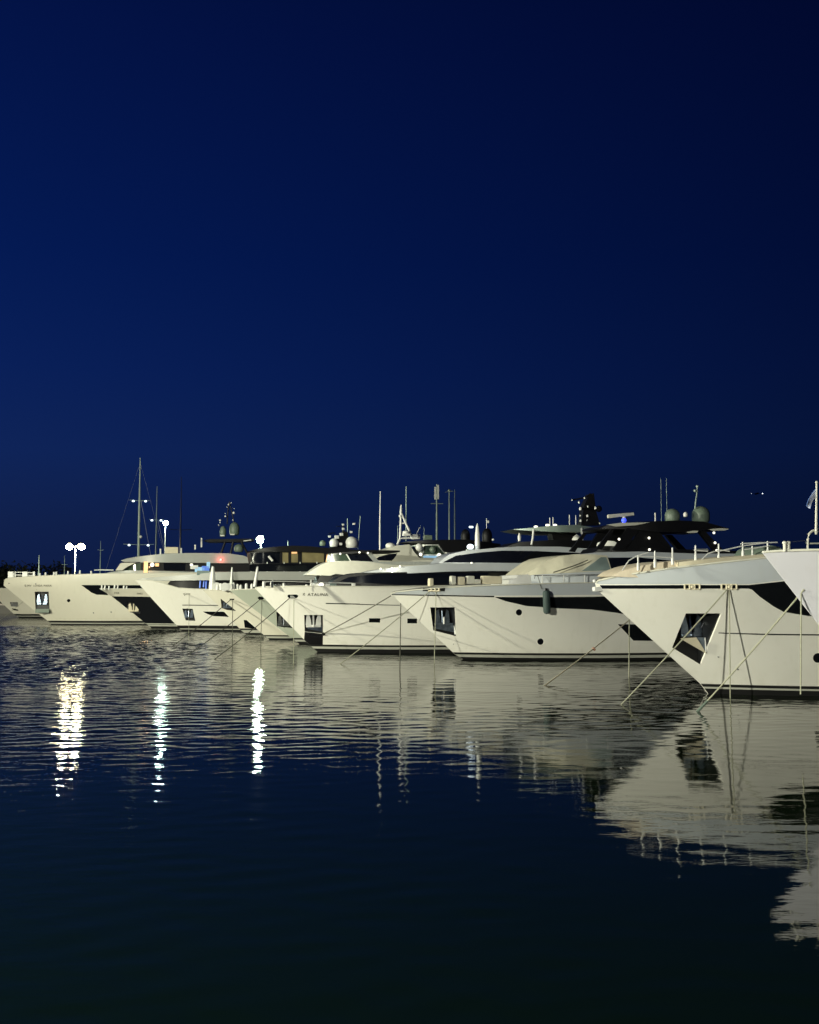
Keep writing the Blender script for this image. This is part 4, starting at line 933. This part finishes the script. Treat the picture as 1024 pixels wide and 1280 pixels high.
def bez(a, b, sag, n=14):
    return [a.lerp(b, i / n) + Vector((0, 0, -sag * 4 * (i / n) * (1 - i / n))) for i in range(n + 1)]
def rope(Y, top, end, label, r=.028, m='rope', sag=.08, knot=None, dip=.25, off=.04, weed=0.0):
    """a mooring rope from the yacht's side (photo pixel) down to the water"""
    a, z = Y.on(*top, Y.wf); A_ = Y.world(a, -Y.wf(a, z) - off, z)
    if len(end) == 2: e = sea(*end)
    else: e = at(end[0], end[1], end[2])
    e2 = e + (e - A_).normalized() * (dip if len(end) == 2 else 0)
    o = bpy.data.objects.new('mooring_rope', None); C.objects.link(o); o.location = e
    pts = bez(A_, e2, sag)
    rr = [r] * len(pts)
    mb = MB().tube([p - e for p in pts], rr, 7)
    mb.build('rope', M[m], o)
    if weed:
        k = [p - e for p in pts if p.z < weed]
        if len(k) > 1: MB().tube([p + Vector((0, 0, .0)) for p in k], [r * random.uniform(1.3, 2.1) for _ in k], 7).build('weed_growth', M['weed'], o)
    if knot:
        p = min(pts, key=lambda p: abs((p - at(knot[0], knot[1], p.y)).length)) - e
        MB().ball(p, r * 2.4).ball(p + Vector((.05, 0, -.04)), r * 2).build('knot', M['knot'], o)
    tag(o, label, 'rope', 'mooring ropes'); return o
def hang(Y, top, bot, label, **k):
    """a rope hanging plumb into the water a little out from the side"""
    a, z = Y.on(*top, Y.wf); p = Y.world(a, -Y.wf(a, z) - .04, z); d = ray(*bot)
    t = (p.y - .35 - EYE.y) / d.y
    return rope(Y, top, (bot[0], bot[1], EYE.y + d.y * t), label, **k)

rope(A, (908, 737), (776, 881), 'long pale rope crossing the slanted anchor pocket down left to the water', r=.024, sag=.06)
rope(A, (911, 738), (913, 872), 'pale rope falling straight down the bow right of the slanted anchor pocket', r=.021, sag=.0)
rope(y0, (1004, 737), (872, 889), 'weedy rope running from the nearest bow down left past the black waterline', r=.025, sag=.06, weed=.55)
hang(y0, (1000.5, 742), (1001, 868), 'grey rope hanging straight down close to the right edge beside the porthole', r=.020, sag=0)
rope(B, (826, 742), (681, 857), 'pale rope with a brown knot rising from the water toward the slanted pocket bow', r=.030, sag=.08, knot=(727, 801), m='cush')  # paler colour than the other ropes makes up for the shade here
rope(B, (786.5, 740), (786.5, 846), 'short pale rope dangling in front of the lower dark window beside the big bow', r=.030, sag=0, m='rope')
rope(B, (537, 739), (425, 830), 'thin rope from the canvas covered yacht crossing to the lettered yacht waterline', r=.025, sag=.08)
rope(B, (545, 739), (543, 829), 'rope hanging straight across the square anchor pocket of the canvas covered yacht', r=.021, sag=.0)
rope(Cc, (362, 747.5), (268, 824), 'thin dark rope fanning down left from the oval hawse of the lettered yacht', r=.026, m='roped', sag=.1)
rope(Cc, (367.5, 748), (367, 829), 'thin rope dropping straight from the oval hawse of the lettered yacht', r=.020, m='rope', sag=0)
rope(Cc, (501, 752), (500, 838), 'dark rope hanging straight down the lettered yacht just left of the next bow', r=.028, m='roped', sag=0)
o_ = rope(Cc, (404.6, 792), (488.5, 744.8, B.world(B.st(3.7), -.1, 0).y), 'thin dark line from the eye beside the chafe panel up to the next bow tip', r=.030, m='roped', sag=.05)
rope(D, (325, 749.5), (236, 818), 'thin dark rope slanting left from the round hawse of the grey green hull', r=.026, m='roped', sag=.1)
rope(D, (327.5, 749.5), (326, 812), 'thin rope hanging straight from the round hawse of the grey green hull', r=.022, m='roped', sag=0)
rope(E, (288, 750), (215, 808), 'thin dark rope slanting left from the slot hawse beside the lattice mast yacht stem', r=.028, m='roped', sag=.1)
rope(E, (291, 750), (290.5, 814), 'thin dark rope hanging straight from the slot hawse near the curved pocket', r=.026, m='roped', sag=0)
rope(G, (231, 744), (176, 782), 'thin dark rope slanting left across the black hull from the blue lit yacht', r=.03, m='roped', sag=.1)
rope(G, (236.5, 744), (236, 800), 'thin rope dropping in front of the pocket of the blue lit yacht', r=.02, m='rope', sag=0)
rope(I, (46, 737), (0, 775), 'thin rope crossing the far left bow toward the left edge', r=.025, m='rope', sag=.1)

# ------------------------------------------------------------------ sailing boats and masts behind the row
def sailboat(px, ptop, Y, label, spreaders, lit, r=.11, m='pole', hullc='white', lean=0.0):
    t = at(px, ptop, Y); root = bpy.data.objects.new('sailing_boat', None); C.objects.link(root); root.location = (t.x, t.y, 0); root.rotation_euler = (0, 0, R(12))
    tag(root, label, 'sailboat', 'sailing boats behind the yachts')
    secs = []; n = 10
    mb = MB(); vs = []
    for i in range(n + 1):
        u = i / n; x = -6 + 12 * u; w = 1.8 * math.sin(math.pi * min(1, u * .9 + .02)) ** .7; 
        for a, b in ((-1, 1.25), (-.9, .5), (0, -.3), (.9, .5), (1, 1.25)): vs.append((x, a * w, b + .25 * (1 - u)))
    fs = [[i * 5 + j, i * 5 + j + 1, (i + 1) * 5 + j + 1, (i + 1) * 5 + j] for i in range(n) for j in range(4)] + [[i * 5, (i + 1) * 5, (i + 1) * 5 + 4, i * 5 + 4] for i in range(n)] + [[0, 1, 2, 3, 4], [n * 5 + j for j in range(5)][::-1]]
    mb.add(vs, fs).build('hull', M[hullc], root)
    MB().box((.5, 0, 1.65), (4, 1.8, .6)).build('cabin', M['deckw'], root)
    mast = MB().tube([(0, 0, 1.2), (0, 0, t.z * .62), (0, 0, t.z)], [r * 1.2, r, r * .35], 8).build('mast', M[m], root)
    MB().tube([(0, 0, 3.2), (4.8, 0, 3.1)], .09).build('boom', M[m], root)
    for py, half in spreaders:
        z = at(px, py, Y).z
        MB().tube([(-half, 0, z + .08), (0, 0, z), (half, 0, z + .08)], .035).build('spreader', M[m], mast)
        if lit:
            for sx in (-half * .62, half * .62): MB().lathe((sx, -.1, z - .12), [(.05, -.05), (.17, .0), (.12, .14), (.03, .2)], 10).build('spreader_lamp', M['lampd'], mast)
    for sx in ((-5.6, 5.4) if lit and r > .12 else ()): MB().tube([(0, 0, t.z * .97), (sx, 0, 1.4)], .007, 5).build('stay', M['galv'], mast)
    z1 = at(px, spreaders[0][0], Y).z
    if lit: MB().tube([(.2, 0, z1), (2.9, 0, 1.5)], .016, 5).build('shroud', M['galv'], mast)
    return root, mast
s1, m1 = sailboat(175.5, 572, 140, 'tallest sailing mast at left with two pairs of lit spreaders', [(626, 1.3), (681, 2.0)], True, r=.16)
zz = at(177, 671, 140).z; MB().ball((.25, -.1, zz), .2).build('mast_radar', M['domew'], m1)
sailboat(196.5, 608, 145, 'thinner mast with one lit spreader just left of the single quay lamp', [(650, 1.0)], True, r=.10)
sailboat(227, 596, 150, 'dim dark mast with wide spreaders right of the single quay lamp', [(662.5, 1.6)], False, r=.10, m='black')
for px, pt, lab in ((126, 676, 'short thin mast right of the twin headed floodlight'), (81, 694, 'faint short mast left of the twin headed floodlight')):
    sailboat(px, pt, 150, lab, [(pt + 12, .4)], False, r=.07)

def antenna_mast(px, ptop, Y, label, cross=None, panel=None, r=.09, vane=False):
    t = at(px, ptop, Y); root = bpy.data.objects.new('antenna_mast', None); C.objects.link(root); root.location = (t.x, t.y, 1.28)
    tag(root, label, 'antenna mast', 'antenna masts behind the yachts')
    h = t.z - 1.28
    MB().lathe((0, 0, 0), [(.3, 0), (.3, .1), (r * 1.3, .2), (r, h * .6), (r * .5, h)], 10).build('pole', M['pole'], root)
    if cross: z = at(px, cross[0], Y).z - 1.28; MB().tube([(-cross[1], 0, z), (cross[1], 0, z)], .06).build('crossbar', M['pole'], root)
    if panel:
        z0 = at(px, panel[0], Y).z - 1.28; z1 = at(px, panel[1], Y).z - 1.28
        MB().box((-.22, 0, (z0 + z1) / 2 - .2), (.36, .3, z0 - z1 - .3)).box((.22, .1, (z0 + z1) / 2), (.3, .3, z0 - z1)).build('antenna_panel', M['domew'], root)
    if vane: MB().tube([(-.7, 0, h - .3), (.7, 0, h - .1)], .04).lathe((0, 0, h - .1), [(.3, 0), (.3, .1), (.1, .3)], 10).build('vane', M['pole'], root)
    return root
antenna_mast(546, 605, 168, 'pale antenna mast topped by white panels with a crossbar under them', cross=(629.5, 1.0), panel=(606, 624), r=.17)
antenna_mast(561.5, 613, 168, 'plain mast with a small vane on top just right of the panel mast', vane=True, r=.15)
antenna_mast(568.5, 612, 170, 'rightmost plain thin pole of the group behind the yachts', r=.13)

# ------------------------------------------------------------------ aircraft far off, only its two lights can be seen
ac = at(946, 617, 1800); ap = bpy.data.objects.new('aircraft', None); C.objects.link(ap); ap.location = ac
tag(ap, 'distant aircraft showing two tiny white lights in the sky at right', 'aircraft')
MB().lathe((0, 0, 0), [(.2, -9), (1.5, -7), (1.6, 5), (.8, 10)], 12).build('fuselage', M['black'], ap)
for o in ap.children: o.rotation_euler = (R(90), 0, 0)
MB().prism([(-10, -.2), (10, -.2), (10, .1), (-10, .1)], -1.5, 1.5).build('wing', M['black'], ap)
MB().ball((-9.7, -1.6, 0), .5).build('wing_light', mat('far_light_dim', (1, 1, 1), emit=(.8, .9, 1), es=1.2), ap)
MB().ball((9.7, -1.6, 0), .75).build('wing_light', mat('far_light', (1, 1, 1), emit=(.8, .9, 1), es=4.0), ap)
